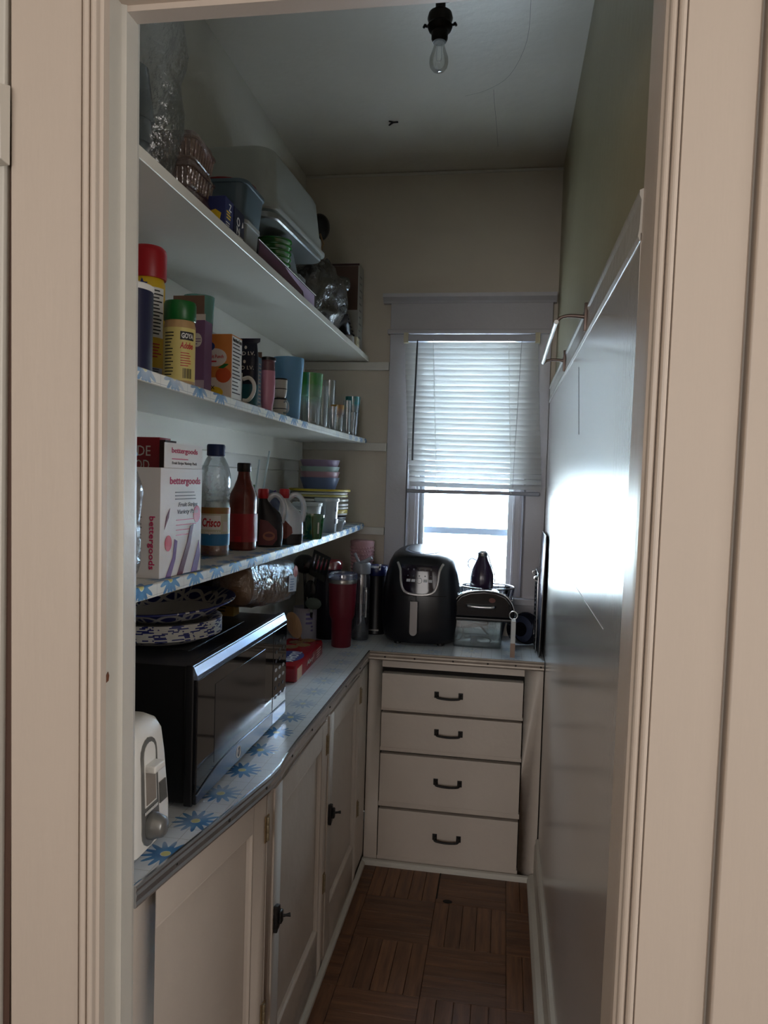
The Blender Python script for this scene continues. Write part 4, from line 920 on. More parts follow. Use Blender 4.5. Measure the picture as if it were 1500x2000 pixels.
# plates
plw = mat('plate_white', S(206, 204, 196), .3, var=.03); plY = mat('plate_yellow', S(198, 174, 40), .35, var=.06); plD = mat('plate_dark', S(58, 52, 74), .4, var=.1); plC = mat('plate_cream', S(200, 186, 110), .35)
PX, PY = -.690, 2.765; z = zl(2.765)
def plate(label, r, h, m, dx=0, dy=0, rim=None):
    global z
    t = thing('plate', label, 'plate', (PX+dx, PY+dy, z), 0, 'stacked plates on the lower shelf')
    lathe('body', [(r*.58, 0), (r*.66, .001), (r*.95, h*.45), (r, h*.58), (r+.0004, h), (r-.001, h+.0015), (r*.93, h), (r*.6, .0045)], m, t, seg=40)
    if rim: lathe('rim', [(r-.004, h+.0005), (r+.0008, h*.56), (r+.0010, h+.001), (r-.002, h+.0026), (r-.006, h+.0018)], rim, t, seg=40, cap0=False, cap1=False)
    return t
for i in range(5):
    plate(('lowest', 'second lowest', 'middle', 'second highest', 'highest')[i]+' of the five dark plates under the white ones', .098+.001*(i % 2), .010, plD, .002*math.sin(i*2), .002*math.cos(i)); z += .0068
z += .006
mid = [('white plate right above the dark plates', .103, plw, .0068), ('yellow plate, lower of the two together in mid stack', .104, plY, .006), ('yellow plate, upper of the two together in mid stack', .104, plY, .007), ('white plate resting on the upper yellow plate', .106, plw, .012), ('deep white plate in the upper half of the stack', .106, plw, .017), ('wide white plate under the yellow rimmed ones', .106, plw, .017)]
for lab, r, m, dz in mid: plate(lab, r, .010 if dz < .011 else .014, m); z += dz
plate('cream plate with yellow rim, third from the top', .108, .012, plw, -.006, 0, plC); z += .009
plate('white plate, second from the top of the stack', .108, .012, plw, -.006, 0); z += .011
plate('topmost plate with a yellow rim, under the bowls', .116, .013, plw, -.004, 0, plY); z += .006
# bowls nested in each other
bz = z
for i, (lab, m, dz) in enumerate((('grey blue bowl, lowest of the nested stack', mat('bowl_blue', S(96, 112, 146), .4), 0), ('pink bowl second from the bottom of the nested stack', mat('bowl_pink', S(176, 138, 148), .4), .022), ('mint bowl third from the bottom of the nested stack', mat('bowl_mint', S(158, 182, 176), .4), .041), ('lilac bowl with plum inside, top of the nested stack', mat('bowl_lilac', S(146, 126, 154), .4), .066))):
    t = thing('bowl', lab, 'bowl', (PX-.006, PY+.006, bz+dz), 0, 'nested bowls on the plates')
    h = .052
    lathe('body', [(.052, 0), (.058, .002), (.0755, h), (.073, h), (.056, .006)], m, t, seg=40)
    if i == 3: lathe('inside', [(.054, .0065), (.0722, h-.002), (.0712, h-.002), (.05, .0075)], mat('bowl_plum', S(84, 40, 62), .4), t, seg=40)

# ------------------------------------------------ upper shelf
t = thing('cup_stack_bag', 'crumpled clear bag around plastic cups at the near end of the upper shelf', 'bag', (-.672, 1.285, ZU))
g = G(); rings = []
for i in range(15):
    q = i/14; zz = .005+.39*q; w = .060+.012*math.sin(q*3)+(.015*(q-.6) if q > .6 else 0); d = .050*(1-.45*q)
    rings.append([(w*math.cos(2*PI*k/26)+.018*q, d*math.sin(2*PI*k/26), zz) for k in range(26)])
g.loft(rings, True, False); crumple(g, .016, 17, 2.2); g.build('film', film, t, smooth=True, ang=2)
cupm = clear('party_cup', (.82, .86, .88, 1), gloss=.25, rough=.15, haze=.5, hcol=S(170, 180, 184))
for k in range(4):
    c_ = lathe('plastic_cup', [(.040, .0), (.041, .004), (.029, .095), (.028, .096), (.038, .003)], cupm, None, seg=24); c_.location = (-.690, 1.285, ZU+.012+.042*k); tag(c_, ('lowest', 'second from lowest', 'second from top', 'topmost')[k]+' frosted plastic cup inside the clear bag', 'cup', 'plastic cups in the bag')
# clamshell boxes
clam = clear('clamshell_plastic', (.93, .86, .84, 1), gloss=.45, rough=.08, haze=.30, hcol=S(196, 150, 136), bump=.3, bscale=60)
for k in range(3):
    t = thing('clamshell_box', ('lowest', 'middle', 'topmost')[k]+' ribbed clear clamshell with a brownish tint', 'food container', (-.650+.004*k, 1.405-.004*k, ZU+.050*k), 3*k-3, 'clear clamshells on the upper shelf')
    RC = lambda s_, zz: [(px, py, zz) for px, py in rrect(.094*s_, .118*s_, .014, 4)]
    G().loft([RC(.84, 0), RC(.87, .002), RC(.96, .032), RC(1.05, .0325), RC(1.05, .036), RC(.97, .0365), RC(.92, .048), RC(.86, .0495)]).build('shell', clam, t, smooth=True, ang=.4)
    g = G()
    for q in range(8):
        yy = -.045+.0128*q; g.tube([(.041, yy, .003), (.0455, yy*1.05, .031)], .0022, 6); g.tube([(-.036+.0102*q, -.051, .003), (-.039+.0111*q, -.0567, .031)], .0022, 6)
    g.build('ribs', clam, t, smooth=True)
# navy bag boxes and a grey container carrying the blue tub
t, hx, hy = carton('bag_box', 'blue zip bag box with yellow logo under the grey blue tub', 'box', -.642, -.570, 1.440, 1.486, ZU, .062, mat('royal_card', S(44, 52, 104), .45, var=.1))
decal('logo_print', [(-.012, -.008), (.012, -.012), (.016, .006), (.004, .014), (-.010, .010)], YEL, t, (.012, -hy, .022), **F_); decal('logo_swoosh', [(-.010, -.004), (.010, .006), (.008, .011), (-.012, .0)], WHITEP, t, (-.018, -hy, .032), **F_)
text('Z', .014, WHITEP, t, (hx, .004, .046), **E_); lines(t, (hx+.0003, -.015, .036), (0, 1, 0), (0, 0, 1), .028, 3, .006, .003, YEL, 3); lines(t, (hx+.0003, -.018, .014), (0, 1, 0), (0, 0, 1), .03, 2, .005, .002, WHITEP, 4)
t, hx, hy = carton('foil_box', 'dark navy box with white lettering beside the grey container', 'box', -.650, -.572, 1.496, 1.556, ZU, .062, mat('midnight_card', S(30, 34, 60), .45, var=.1))
text('OZ', .018, WHITEP, t, (hx, -.006, .028), right=(0, 0, -1), up=(0, 1, 0), bold=.01); decal('white_print', [(-.004, -.006), (.006, -.002), (.002, .008)], WHITEP, t, (hx, .018, .036), **E_); decal('silver_print', rect(-.016, .016, 0, .006), PALEC, t, (hx, .008, .004), **E_)
t = thing('grey_container', 'grey plastic container right of the navy box', 'container', (-.622, 1.615, ZU)); gc = mat('grey_plastic', S(128, 130, 128), .4)
G().loft([[(px, py, zz) for px, py in rrect(.096*s_, .092*s_, .01, 4)] for zz, s_ in ((0, .92), (.004, .94), (.052, 1.0))]).build('body', gc, t, bev=0); G().loft([[(px, py, zz) for px, py in rrect(.102, .098, .012, 4)] for zz in (.052, .060)]).build('lid', mat('grey_lid', S(160, 162, 158), .4), t)
t = thing('grey_blue_tub', 'grey blue plastic tub resting on the boxes', 'tub', (-.632, 1.628, ZU+.063)); gb = translucent('grey_blue', S(92, 110, 120), .2)
R2 = lambda s_, zz, w=.116, d=.138, r=.022: [(px, py, zz) for px, py in rrect(w*s_, d*s_, r*s_, 6)]
G().loft([R2(.86, 0), R2(.89, .003), R2(1.0, .072), R2(1.05, .073), R2(1.05, .080), R2(.98, .081), R2(.86, .006)]).build('body', gb, t, smooth=True)
t = tag(lathe('red_dish', [(.060, 0), (.064, .002), (.064, .012), (.060, .014)], mat('red_lid_plastic', S(132, 26, 28), .4), None), 'dark red round dish lying in the grey blue tub', 'dish'); t.location = (-.640, 1.632, ZU+.140)
# big translucent bin, upside down on the smaller things
binm = translucent('bin_white', S(196, 198, 192), .35, .35)
t = thing('storage_bin', 'large frosted white storage bin lying upside down on the upper shelf', 'bin', (-.712, 2.10, 2.062))
RB = lambda w, d, zz, r=.05: [(px, py, zz) for px, py in rrect(w, d, r, 8)]
b_ = G().loft([RB(.236, .560, 0, .045), RB(.240, .564, .004, .045), RB(.240, .564, .012, .045), RB(.226, .545, .016), RB(.222, .540, .05), RB(.216, .53, .052), RB(.200, .500, .150, .055), RB(.186, .480, .164, .05), RB(.15, .43, .168, .04)]).build('body', binm, t, smooth=True, ang=.5)
t.rotation_euler = (.055, 0, 0)
t = thing('bin_lid', 'frosted lid panel stacked just under the large bin', 'lid', (-.706, 2.075, 2.036)); t.rotation_euler = (.055, 0, 0)
G().loft([RB(.222, .50, 0, .04), RB(.228, .508, .004, .04), RB(.228, .508, .016, .04), RB(.212, .49, .020, .04)]).build('body', clear('lid_frosted', (.8, .82, .82, 1), gloss=.35, rough=.2, haze=.7, hcol=S(186, 190, 188)), t, smooth=True)
# green bowls, stacked
gbm = clear('green_bowl_plastic', (.3, .8, .35, 1), gloss=.6, rough=.05, haze=.8, hcol=S(60, 200, 80))
bproto = lathe('green_bowl', [(.030, 0), (.034, .003), (.046, .030), (.0485, .031), (.0485, .034), (.0455, .0345), (.032, .006)], gbm, None, seg=36)
for k in range(8):
    b_ = bproto if k == 0 else bproto.copy()
    if k: COL.objects.link(b_)
    b_.location = (-.648+.0006*k, 1.985, ZU+.002+.0155*k); tag(b_, ('lowest', 'second', 'third', 'fourth', 'fifth', 'sixth', 'seventh', 'topmost')[k]+(' green plastic bowl of the stack' if k in (0, 7) else ' green plastic bowl counted from the stack bottom'), 'bowl', 'stacked green bowls')
t = thing('small_white_tub', 'small white tub upside down behind the green bowls', 'tub', (-.745, 1.965, ZU)); lathe('body', [(.036, 0), (.042, .005), (.036, .155), (.032, .158)], tubm, t)
t = thing('leaning_container', 'flat clear container leaning between the green bowls and the grey bag', 'container', (-.624, 2.10, ZU+.068), 0); t.rotation_euler = (.25, -.20, 0)
G().loft([RB(.010, .130, 0, .004), RB(.010, .134, .004, .004), RB(.012, .138, .075, .004), RB(.004, .128, .085, .002)]).build('body', tubc, t, smooth=True)
t = thing('clear_box', 'little clear box standing behind the purple panel', 'container', (-.632, 2.12, ZU)); G().loft([RB(.052, .062, 0, .006), RB(.056, .066, .004, .006), RB(.060, .07, .072, .006)]).build('body', tubc, t, smooth=True); G().loft([RB(.066, .076, .0725, .008), RB(.066, .076, .084, .008)]).build('lid', tubc, t, smooth=True)
# flat purple boxed panel on its edge
t = thing('purple_flat_box', 'flat boxed screen with purple and lavender print along the shelf edge', 'box', (-.588, 1.93, ZU), 0)
box('case', -.010, .010, -.265, .265, 0, .050, mat('case_black', S(30, 28, 40), .25), t, bev=.0015)
decal('purple_print', [(-.260, .004), (-.02, .004), (.10, .012), (.12, .026), (-.06, .042), (-.255, .046)], mat('print_plum2', S(84, 32, 70), .3, var=.2, scale=30), t, (.010, 0, 0), **E_); decal('lavender_print', [(-.05, .045), (-.02, .038), (.12, .026), (.14, .006), (.245, .006), (.245, .045)], mat('print_lavender', S(206, 186, 220), .3), t, (.0102, 0, 0), **E_)
tube('white_edge', [(.0105, -.262, .0488), (.0105, .262, .0488)], .0009, WHITEP, t, seg=5)
# grey crumpled bag, black appliances, white carton
t = thing('grey_bag', 'crumpled smoky grey plastic bag beside the large bin', 'bag', (-.668, 2.54, ZU))
g = pillow(.17, .32, .25, 18, 22, 2.4, 5.3, .020, 14); crumple(g, .022, 26, 1.0); crumple(g, .010, 60, 4.0); g.build('film', clear('grey_film', (.42, .42, .42, 1), gloss=.35, rough=.2, haze=.82, hcol=S(96, 94, 90), bump=1.0, bscale=40), t, smooth=True, ang=2)
g = pillow(.05, .07, .05, 10, 10, 2, 8, .012, 40); g.xf(Matrix.Translation((.065, .14, .185))).build('twisted_end', clear('grey_film', (.42, .42, .42, 1)), t, smooth=True, ang=2)
t = thing('brown_jar', 'brown jar showing through the grey bag', 'jar', (-.672, 2.50, ZU+.02)); lathe('body', [(.05, 0), (.052, .01), (.052, .13), (.044, .15), (.044, .175)], mat('jar_brown', S(92, 70, 58), .4), t); lathe('lid', [(.046, .172), (.047, .175), (.047, .19), (.044, .193)], black, t)
t = thing('immersion_blender', 'tall black appliance with a round head behind the large bin', 'appliance', (-.765, 2.86, ZU))
lathe('base', [(.045, 0), (.047, .004), (.042, .05), (.026, .08)], black, t); lathe('shaft', [(.022, .08), (.018, .30), (.022, .42)], black, t, seg=20); G().sphere((.018, 0, .475), .042, .040, .052, 22, 14).build('head', black, t, smooth=True); tube('cord', [(.03, -.03, .44), (.045, -.035, .40), (.03, -.035, .36)], .004, brass, t)
t, hx, hy = carton('white_carton', 'tall white and brown carton standing at the far end of the upper shelf', 'carton', -.700, -.590, 2.892, 2.985, ZU, .345, mat('grey_white_card', S(176, 174, 168), .6, var=.05))
decal('brown_panel', rect(-hx, hx-.004, .165, .335), mat('brown_print', S(104, 78, 66), .6, var=.15), t, (0, -hy, 0), **F_); decal('top_band', rect(-hx, hx, .336, .344), mat('maroon_print', S(70, 36, 36), .6), t, (0, -hy, 0), **F_)
lines(t, (hx+.0003, -.03, .30), (0, 1, 0), (0, 0, 1), .05, 10, .026, .006, GREYP, 7)
t = thing('hand_mixer', 'black curved appliance lying in front of the white carton', 'appliance', (-.640, 2.80, ZU))
G().tube([(-.03, -.08, .05), (-.01, -.05, .10), (.0, .0, .115), (.008, .04, .085), (.014, .07, .05)], [.03, .036, .036, .028, .018], 14).build('body', black, t, smooth=True)
for k in range(6): tube('vent_rib', [(.022+.002*k, -.03+.017*k, .128-.012*k), (.034+.002*k, -.025+.017*k, .118-.012*k)], .003, black, t, seg=6)
t = tag(lathe('grey_bottle', [(.020, 0), (.022, .003), (.020, .030), (.014, .036)], mat('grey_white_plastic', S(186, 186, 184), .35), None), 'small pale grey bottle at the shelf edge beside the cream plug', 'bottle'); t.location = (-.592, 2.735, ZU)
t = thing('plug_adapter', 'cream plug adapter on the shelf edge below the white carton', 'plug', (-.584, 2.81, ZU)); box('body', -.018, .014, -.024, .024, 0, .042, mat('cream_plastic', S(214, 204, 170), .5), t, bev=.004)
for dy in (-.010, .010): box('slot', .0138, .0145, dy-.001, dy+.001, .016, .028, dark, t)
# ================================================================== THINGS ON THE COUNTER
# toaster: short end with lever and dial faces the aisle
t = thing('toaster', 'white two-slot toaster with a grey dial beside the microwave', 'toaster', (-.670, 1.104, ZK))
tw = mat('toaster_white', S(240, 238, 232), .35, var=.03); tg = mat('toaster_grey', S(140, 140, 138), .3, metal=.5); tg2 = mat('toaster_grey_dark', S(110, 110, 108), .35, metal=.3)
RT = lambda hx, hy, z, r: [(px, py, z) for px, py in rrect(2*hx, 2*hy, r, 6)]
G().loft([RT(.128, .064, .012, .02), RT(.134, .069, .016, .02), RT(.134, .068, .06, .02), RT(.130, .058, .15, .02), RT(.127, .052, .190, .02), RT(.120, .044, .208, .02), RT(.108, .032, .216, .016)]).build('body', tw, t, smooth=True, ang=.9)
for sx in (-1, 1):
    for sy in (-1, 1): box('foot', sx*.11-.012, sx*.11+.012, sy*.052-.010, sy*.052+.010, 0, .013, tg2, t, bev=.002)
for dy in (-.016, .016): box('slot', -.085, .075, dy-.007, dy+.007, .2145, .2168, dark, t)
# recessed track on the end face (leans in with height)
fx = lambda z: .1345-(max(0, z-.06))*.045
def end_plate(name, pts, m, off, parent=None):
    vs = [(fx(z)+off, y, z) for y, z in pts]+[(fx(z)+off-.004, y, z) for y, z in pts]; n = len(pts)
    return raw(name, vs, [tuple(range(n)), tuple(range(2*n-1, n-1, -1))]+[(i, i+n, (i+1) % n+n, (i+1) % n) for i in range(n)], m, parent or t)
slotp = [(a, b) for a, b in arc(-.012, .165, .026, 0, 180, 9)]+[(-.041, .06)]+[(a, b) for a, b in arc(-.012, .048, .029, 180, 360, 9)]
end_plate('control_plate', slotp, tg, .0012)
end_plate('lever_track', [(a, b) for a, b in arc(-.012, .165, .019, 0, 180, 9)]+[(-.031, .085), (.007, .085)], tw, .0020)
end_plate('track_shadow', [(-.028, .088), (.004, .088), (.004, .140), (-.028, .140)], mat('toaster_track', S(150, 140, 130), .5, var=.1), .0028)
box('lever', .128, .150, -.030, .006, .140, .152, tw, t, bev=.003)
g = G().lathe([(.021, 0), (.021, .008), (.019, .012), (.016, .022), (.012, .025)], 24); g.xf(Matrix.Translation((.135, -.012, .050)) @ Matrix.Rotation(PI/2, 4, 'Y')); g.build('dial', tg, t, smooth=True, ang=.7)
end_plate('badge', [(.020, .072), (.046, .072), (.042, .106), (.020, .106)], tg2, .0014)
g = G()
for k in range(9): g.box(fx(.078)+.0022, fx(.078)+.003, -.034+.005*k, -.031+.005*k, .0745, .079)
g.build('dial_marks', WHITEP, t)

# microwave: door faces the aisle
t = thing('microwave', 'black microwave oven with paper plates on top', 'microwave', (0, 0, ZK))
mb = mat('microwave_black', S(16, 16, 19), .38, var=.1); mg = mat('microwave_glass', S(14, 15, 20), .05, var=.1, spec=.6); silver = mat('microwave_silver', S(150, 160, 180), .22, metal=.9, var=.04)
X1 = -.529; Y1, Y2 = 1.252, 1.810; H1 = .262
box('body', -.822, -.552, Y1+.006, Y2-.004, .010, H1, mb, t, bev=.004)
for xx in (-.79, -.58):
    for yy in (Y1+.05, Y2-.05): lathe('foot', [(.012, 0), (.013, .002), (.013, .011)], black, t, seg=12, loc=(xx, yy, 0))
box('front_frame', -.553, -.536, Y1, Y2, .008, H1+.004, mb, t, bev=.003)
YC = 1.700
dr = box('door', -.537, X1, Y1+.002, YC-.001, .012, H1-.022, mg, t, bev=.002)
box('door_window', X1-.0003, X1+.0006, Y1+.085, YC-.06, .060, H1-.05, mat('window_mesh', S(34, 36, 44), .12, var=.15, scale=300), dr)
cp = box('control_panel', -.537, X1, YC+.001, Y2-.001, .012, H1-.022, mg, t, bev=.002)
def bevel_strip(name, y0, y1): return G().prism([(-.5365, H1-.0215), (X1, H1-.0215), (X1-.001, H1-.014), (-.5375, H1+.0045), (-.540, H1+.002)], 'y', y0, y1).build(name, silver, t)
bevel_strip('top_bevel', Y1+.001, YC-.001); bevel_strip('top_bevel', YC, Y2-.001)
# curved silver line and lower strip on the door, badge
cv = [(1.254, .030), (1.30, .040), (1.36, .050), (1.44, .053), (1.54, .050), (1.62, .047), (YC-.001, .045)]
lo = [(y, .014) for y, z in cv][::-1]
decal('lower_strip', [(y, z) for y, z in cv]+lo, mat('strip_blue_grey', S(60, 64, 84), .25, metal=.5), dr, (X1+.0004, 0, 0), (0, 1, 0), (0, 0, 1))
G().tube([(X1+.001, y, z) for y, z in cv], .0016, 6).build('silver_line', silver, dr, smooth=True)
G().tube([(X1+.001, YC+.002, .045), (X1+.001, Y2-.003, .043)], .0016, 6).build('silver_line', silver, cp)
decal('silver_corner', rect(YC+.002, Y2-.003, .014, .043), silver, cp, (X1+.0002, 0, 0), (0, 1, 0), (0, 0, 1))
G().tube([(X1+.0012, 1.470+.0105*math.cos(q), .033+.0115*math.sin(q)) for q in [2*PI*i/20 for i in range(20)]], .0011, 6, closed=True).build('badge_ring', WHITEP, dr, smooth=True)
text('W', .010, WHITEP, dr, (X1+.0006, 1.470, .033), width=.010, **E_)
lit = mat('button_print', S(196, 200, 205), .5); dimb = mat('button_print_dim', S(70, 74, 82), .5)
for r_ in range(7):
    for c_ in range(3):
        m_ = lit if r_ in (3, 4) else dimb; yy = YC+.022+.030*c_; zz = .208-.022*r_
        decal('button', ell(.0095 if r_ in (3, 4) else .007, .0042, n=12), m_, cp, (X1+.0003, yy, zz), **E_)
box('vent', -.75, -.60, Y1+.12, Y2-.12, H1-.0005, H1+.001, mat('mw_top', S(24, 24, 28), .3), t)

# patterned paper plates
def plate_paper():
    m, nt = nodes_of('paper_plate_print'); L = nt.links.new
    out = N(nt, 'ShaderNodeOutputMaterial'); p = N(nt, 'ShaderNodeBsdfPrincipled', i_Roughness=.45); L(p.outputs[0], out.inputs[0])
    tc = N(nt, 'ShaderNodeTexCoord'); sx = N(nt, 'ShaderNodeSeparateXYZ'); L(tc.outputs['Object'], sx.inputs[0])
    r = mth(nt, 'SQRT', mth(nt, 'ADD', mth(nt, 'MULTIPLY', sx.outputs[0], sx.outputs[0]), mth(nt, 'MULTIPLY', sx.outputs[1], sx.outputs[1])))
    rn = mth(nt, 'DIVIDE', r, .134); a = mth(nt, 'ARCTAN2', sx.outputs[1], sx.outputs[0])
    oi = N(nt, 'ShaderNodeObjectInfo'); a = mth(nt, 'ADD', a, mth(nt, 'MULTIPLY', oi.outputs['Random'], 6.28))
    # overlapping loops on the rim
    w = mth(nt, 'MULTIPLY_ADD', mth(nt, 'SINE', mth(nt, 'MULTIPLY', a, 7.0)), .10, .86)
    w2 = mth(nt, 'MULTIPLY_ADD', mth(nt, 'SINE', mth(nt, 'MULTIPLY', a, -7.0)), .10, .86)
    l1 = mth(nt, 'LESS_THAN', mth(nt, 'ABSOLUTE', mth(nt, 'SUBTRACT', rn, w)), .034); l2 = mth(nt, 'LESS_THAN', mth(nt, 'ABSOLUTE', mth(nt, 'SUBTRACT', rn, w2)), .034)
    fan = mth(nt, 'MULTIPLY', mth(nt, 'GREATER_THAN', mth(nt, 'SINE', mth(nt, 'MULTIPLY', a, 42.0)), .35), mth(nt, 'GREATER_THAN', mth(nt, 'SINE', mth(nt, 'MULTIPLY_ADD', a, 7.0, 1.2)), .45))
    whit = mth(nt, 'MAXIMUM', mth(nt, 'MAXIMUM', l1, l2), fan)
    rim = mth(nt, 'GREATER_THAN', rn, .735)
    blue = mth(nt, 'MULTIPLY', rim, mth(nt, 'SUBTRACT', 1.0, whit))
    nz = N(nt, 'ShaderNodeTexNoise', i_Scale=40.0)
    mx = N(nt, 'ShaderNodeMix', data_type='RGBA'); L(blue, mx.inputs[0]); mx.inputs[6].default_value = S(196, 194, 190); mx.inputs[7].default_value = S(30, 38, 104)
    L(mx.outputs[2], p.inputs['Base Color']); MATS['paper_plate_print'] = m; return m
ppm = plate_paper()
def paper_plate_mesh(r, rise, m):
    prof = [(.04*r, .0), (.70*r, 0), (.76*r, rise*.25), (.86*r, rise*.72), (.97*r, rise), (r, rise-.001), (r, rise-.003), (.97*r, rise-.0025), (.86*r, rise*.72-.002), (.75*r, rise*.25-.002), (.69*r, -.002), (.04*r, -.002)]
    g = G().lathe(prof, 64, cap0=False, cap1=False)
    g.v = [(x*(1+.004*math.sin(30*math.atan2(y, x)) if math.hypot(x, y) > .8*r else x*0+1), y, z) for x, y, z in g.v]
    return g.build('paper_plate', m, None, smooth=True, ang=1.0)
ZT = ZK+H1+.003
pp = paper_plate_mesh(.128, .016, ppm)
NPL = 12
for k in range(NPL):
    o = pp if k == 0 else pp.copy()
    if k: COL.objects.link(o)
    o.location = (-.704, 1.462, ZT+.0025+.0026*k); o.rotation_euler = (0, 0, k*1.7)
    tag(o, 'navy and white printed paper plate in the stack on the microwave', 'paper plate', 'stacked paper plates')
o = paper_plate_mesh(.150, .026, ppm); o.scale = (.88, 1.25, 1); o.location = (-.702, 1.515, ZT+.0475); o.rotation_euler = (.015, -.02, .12); tag(o, 'oval navy printed paper platter topping the plate stack', 'paper plate')
# bread bags
t = thing('bread_bag', 'sliced bread in a crinkled clear bag hanging over the microwave end', 'bread', (-.622, 1.850, ZT+.012)); t.rotation_euler = (-.10, 0, 0)
def loaf(w, d, h, seed):
    rings = []
    for i in range(19):
        q = -1+2*i/18; e = (1-abs(q)**10)**.5 if abs(q) < 1 else 0; e = max(e, .88)
        rings.append([(w/2*e*math.copysign(abs(math.cos(an))**.6, math.cos(an)), q*d/2, h/2+h/2*e*math.copysign(abs(math.sin(an))**.6, math.sin(an))) for an in [2*PI*k/28 for k in range(28)]])
    return crumple(G().loft(rings), .003, 30, seed)
loaf(.096, .33, .100, 2).build('loaf', mat('bread_crust', S(150, 104, 72), .8, var=.25, scale=25, col2=S(196, 158, 120)), t, smooth=True)
g = loaf(.112, .40, .118, 5); crumple(g, .005, 60, 7); g.build('film', film, t, smooth=True, ang=2)
decal('label', rect(-.03, .045, .03, .075), mat('bread_label', S(200, 196, 206), .4, var=.2, scale=30), t, (.0575, .11, 0), (0, 1, 0), (0, 0, 1), .001); lines(t, (.059, .09, .066), (0, 1, 0), (0, 0, 1), .055, 5, .007, .003, mat('print_blue_grey', S(110, 120, 150), .5), 4)
decal('red_print', ell(.022, .016), mat('bread_red', S(176, 70, 60), .4), t, (.0578, .14, .085), (0, 1, 0), (0, 0, 1), .001)
t = thing('dark_bread_bag', 'dark red bread bag lying behind the paper plates', 'bread', (-.765, 1.80, ZT)); g = loaf(.115, .22, .125, 9); crumple(g, .006, 40, 3); g.build('film', mat('dark_red_film', S(74, 40, 36), .25, var=.3, scale=20), t, smooth=True); box('tie', -.006, .006, -.13, -.105, .05, .062, WHITEP, t, bev=.002)
t, hx, hy = carton('yellow_packet', 'small yellow packet lying on the microwave behind the plates', 'packet', -.690, -.640, 1.725, 1.765, ZT, .034, mat('packet_yellow', S(196, 164, 74), .5, var=.15)); lines(t, (hx*-.6, -hy-.0003, .022), (1, 0, 0), (0, 0, 1), .03, 2, .008, .003, BLACKP, 4); box('fold_line', -hx, hx, -hy-.0008, -hy, .026, .0275, CARD, t)

# cookie pack
t = thing('cookie_pack', 'red cookie package lying flat behind the microwave', 'package', (-.655, 2.305, ZK), 2)
cm = mat('cookie_red', S(166, 22, 36), .25, var=.1)
rings = [[(px, py, zz) for px, py in rrect(.122*s_, .385*s_, .010, 4)] for zz, s_ in ((0, .96), (.004, 1.0), (.042, 1.0), (.049, .97))]
G().loft(rings).build('wrapper', cm, t, smooth=True, ang=.5)
decal('oval_print', ell(.075, .048), mat('cookie_blue', S(50, 60, 130), .4), t, (.005, -.07, .049), (0, 1, 0), (-1, 0, 0)); text('CHIPS', .022, WHITEP, t, (-.022, -.07, .0494), (0, 1, 0), (-1, 0, 0), bold=.02, width=.09); text('AHOY!', .032, WHITEP, t, (.020, -.07, .0494), (0, 1, 0), (-1, 0, 0), bold=.03, width=.13)
for k in range(4): decal('cookie_print', ell(.026, .024), mat('cookie_tan', S(190, 140, 84), .5, var=.4, scale=160, col2=S(70, 40, 30)), t, (-.020+.034*(k % 2), .06+.036*k, .0492), (0, 1, 0), (-1, 0, 0))
decal('cream_print', rect(-.18, -.12, .004, .040), mat('cookie_cream', S(206, 170, 140), .5), t, (.0612, 0, 0), (0, 1, 0), (0, 0, 1)); text('Ahoy!', .020, PALEC, t, (.0612, .0, .023), width=.10, **E_); lines(t, (.0614, .09, .036), (0, 1, 0), (0, 0, 1), .07, 4, .008, .003, PALEC, 6)

# tumblers and jugs in the corner
x, y = -.566, 2.635
t = thing('red_tumbler', 'tall dark red steel tumbler with clear lid at the counter corner', 'tumbler', (x, y, ZK))
lathe('body', [(.033, 0), (.0355, .003), (.0375, .095), (.041, .103), (.046, .116), (.0485, .165), (.0505, .232)], mat('tumbler_red', S(108, 20, 38), .42, var=.05), t, seg=40)
lathe('steel_band', [(.0505, .232), (.0508, .234), (.0508, .246), (.050, .247)], steel, t, seg=40); lathe('lid', [(.0505, .246), (.0535, .248), (.0540, .256), (.052, .266), (.046, .268), (.044, .262)], clear('lid_blue_clear', (.80, .84, .95, 1), gloss=.6, rough=.05, haze=.25, hcol=S(150, 160, 210)), t, seg=40)
x, y = -.652, 2.76
t = thing('dark_tumbler', 'dark purple tumbler with a red lid behind the red one', 'tumbler', (x, y, ZK))
lathe('body', [(.040, 0), (.043, .004), (.050, .15), (.052, .265)], mat('tumbler_dark', S(30, 26, 48), .35, var=.1), t, seg=36); lathe('lid', [(.052, .264), (.054, .266), (.054, .290), (.050, .296)], clear('lid_red_clear', (.8, .2, .25, 1), gloss=.5, rough=.08, haze=.6, hcol=S(206, 60, 84)), t, seg=36)
x, y = -.524, 2.775
t = thing('straw_lid_bottle', 'clear water bottle with a grey flip straw lid', 'bottle', (x, y, ZK))
lathe('body', [(.030, 0), (.033, .004), (.033, .235), (.029, .255)], clear('bottle_grey', (.70, .72, .78, 1), gloss=.5, rough=.08, haze=.35, hcol=S(120, 122, 134)), t, seg=32)
lathe('lid', [(.031, .250), (.034, .252), (.034, .285), (.030, .292)], mat('lid_grey', S(138, 142, 150), .4), t, seg=32)
tube('straw_spout', [(-.010, 0, .288), (.012, -.006, .297), (.040, -.010, .313)], [.007, .008, .007], mat('spout_clear_grey', S(160, 166, 176), .2), t, seg=10); tube('carry_loop', [(-.008, 0, .286), (-.022, .004, .310), (-.030, .006, .326)], .0055, mat('lid_grey', S(138, 142, 150)), t, seg=8)
tube('side_handle', [(.022, -.026, .195), (.026, -.040, .200), (.028, -.044, .185), (.028, -.044, .110), (.026, -.040, .095), (.022, -.026, .098)], .0055, clear('handle_clear', (.9, .92, .95, 1), gloss=.8, rough=.04, haze=.3), t, seg=10)
x, y = -.487, 2.905
t = thing('blue_lid_pitcher', 'black pitcher with a navy blue lid left of the air fryer', 'pitcher', (x, y, ZK))
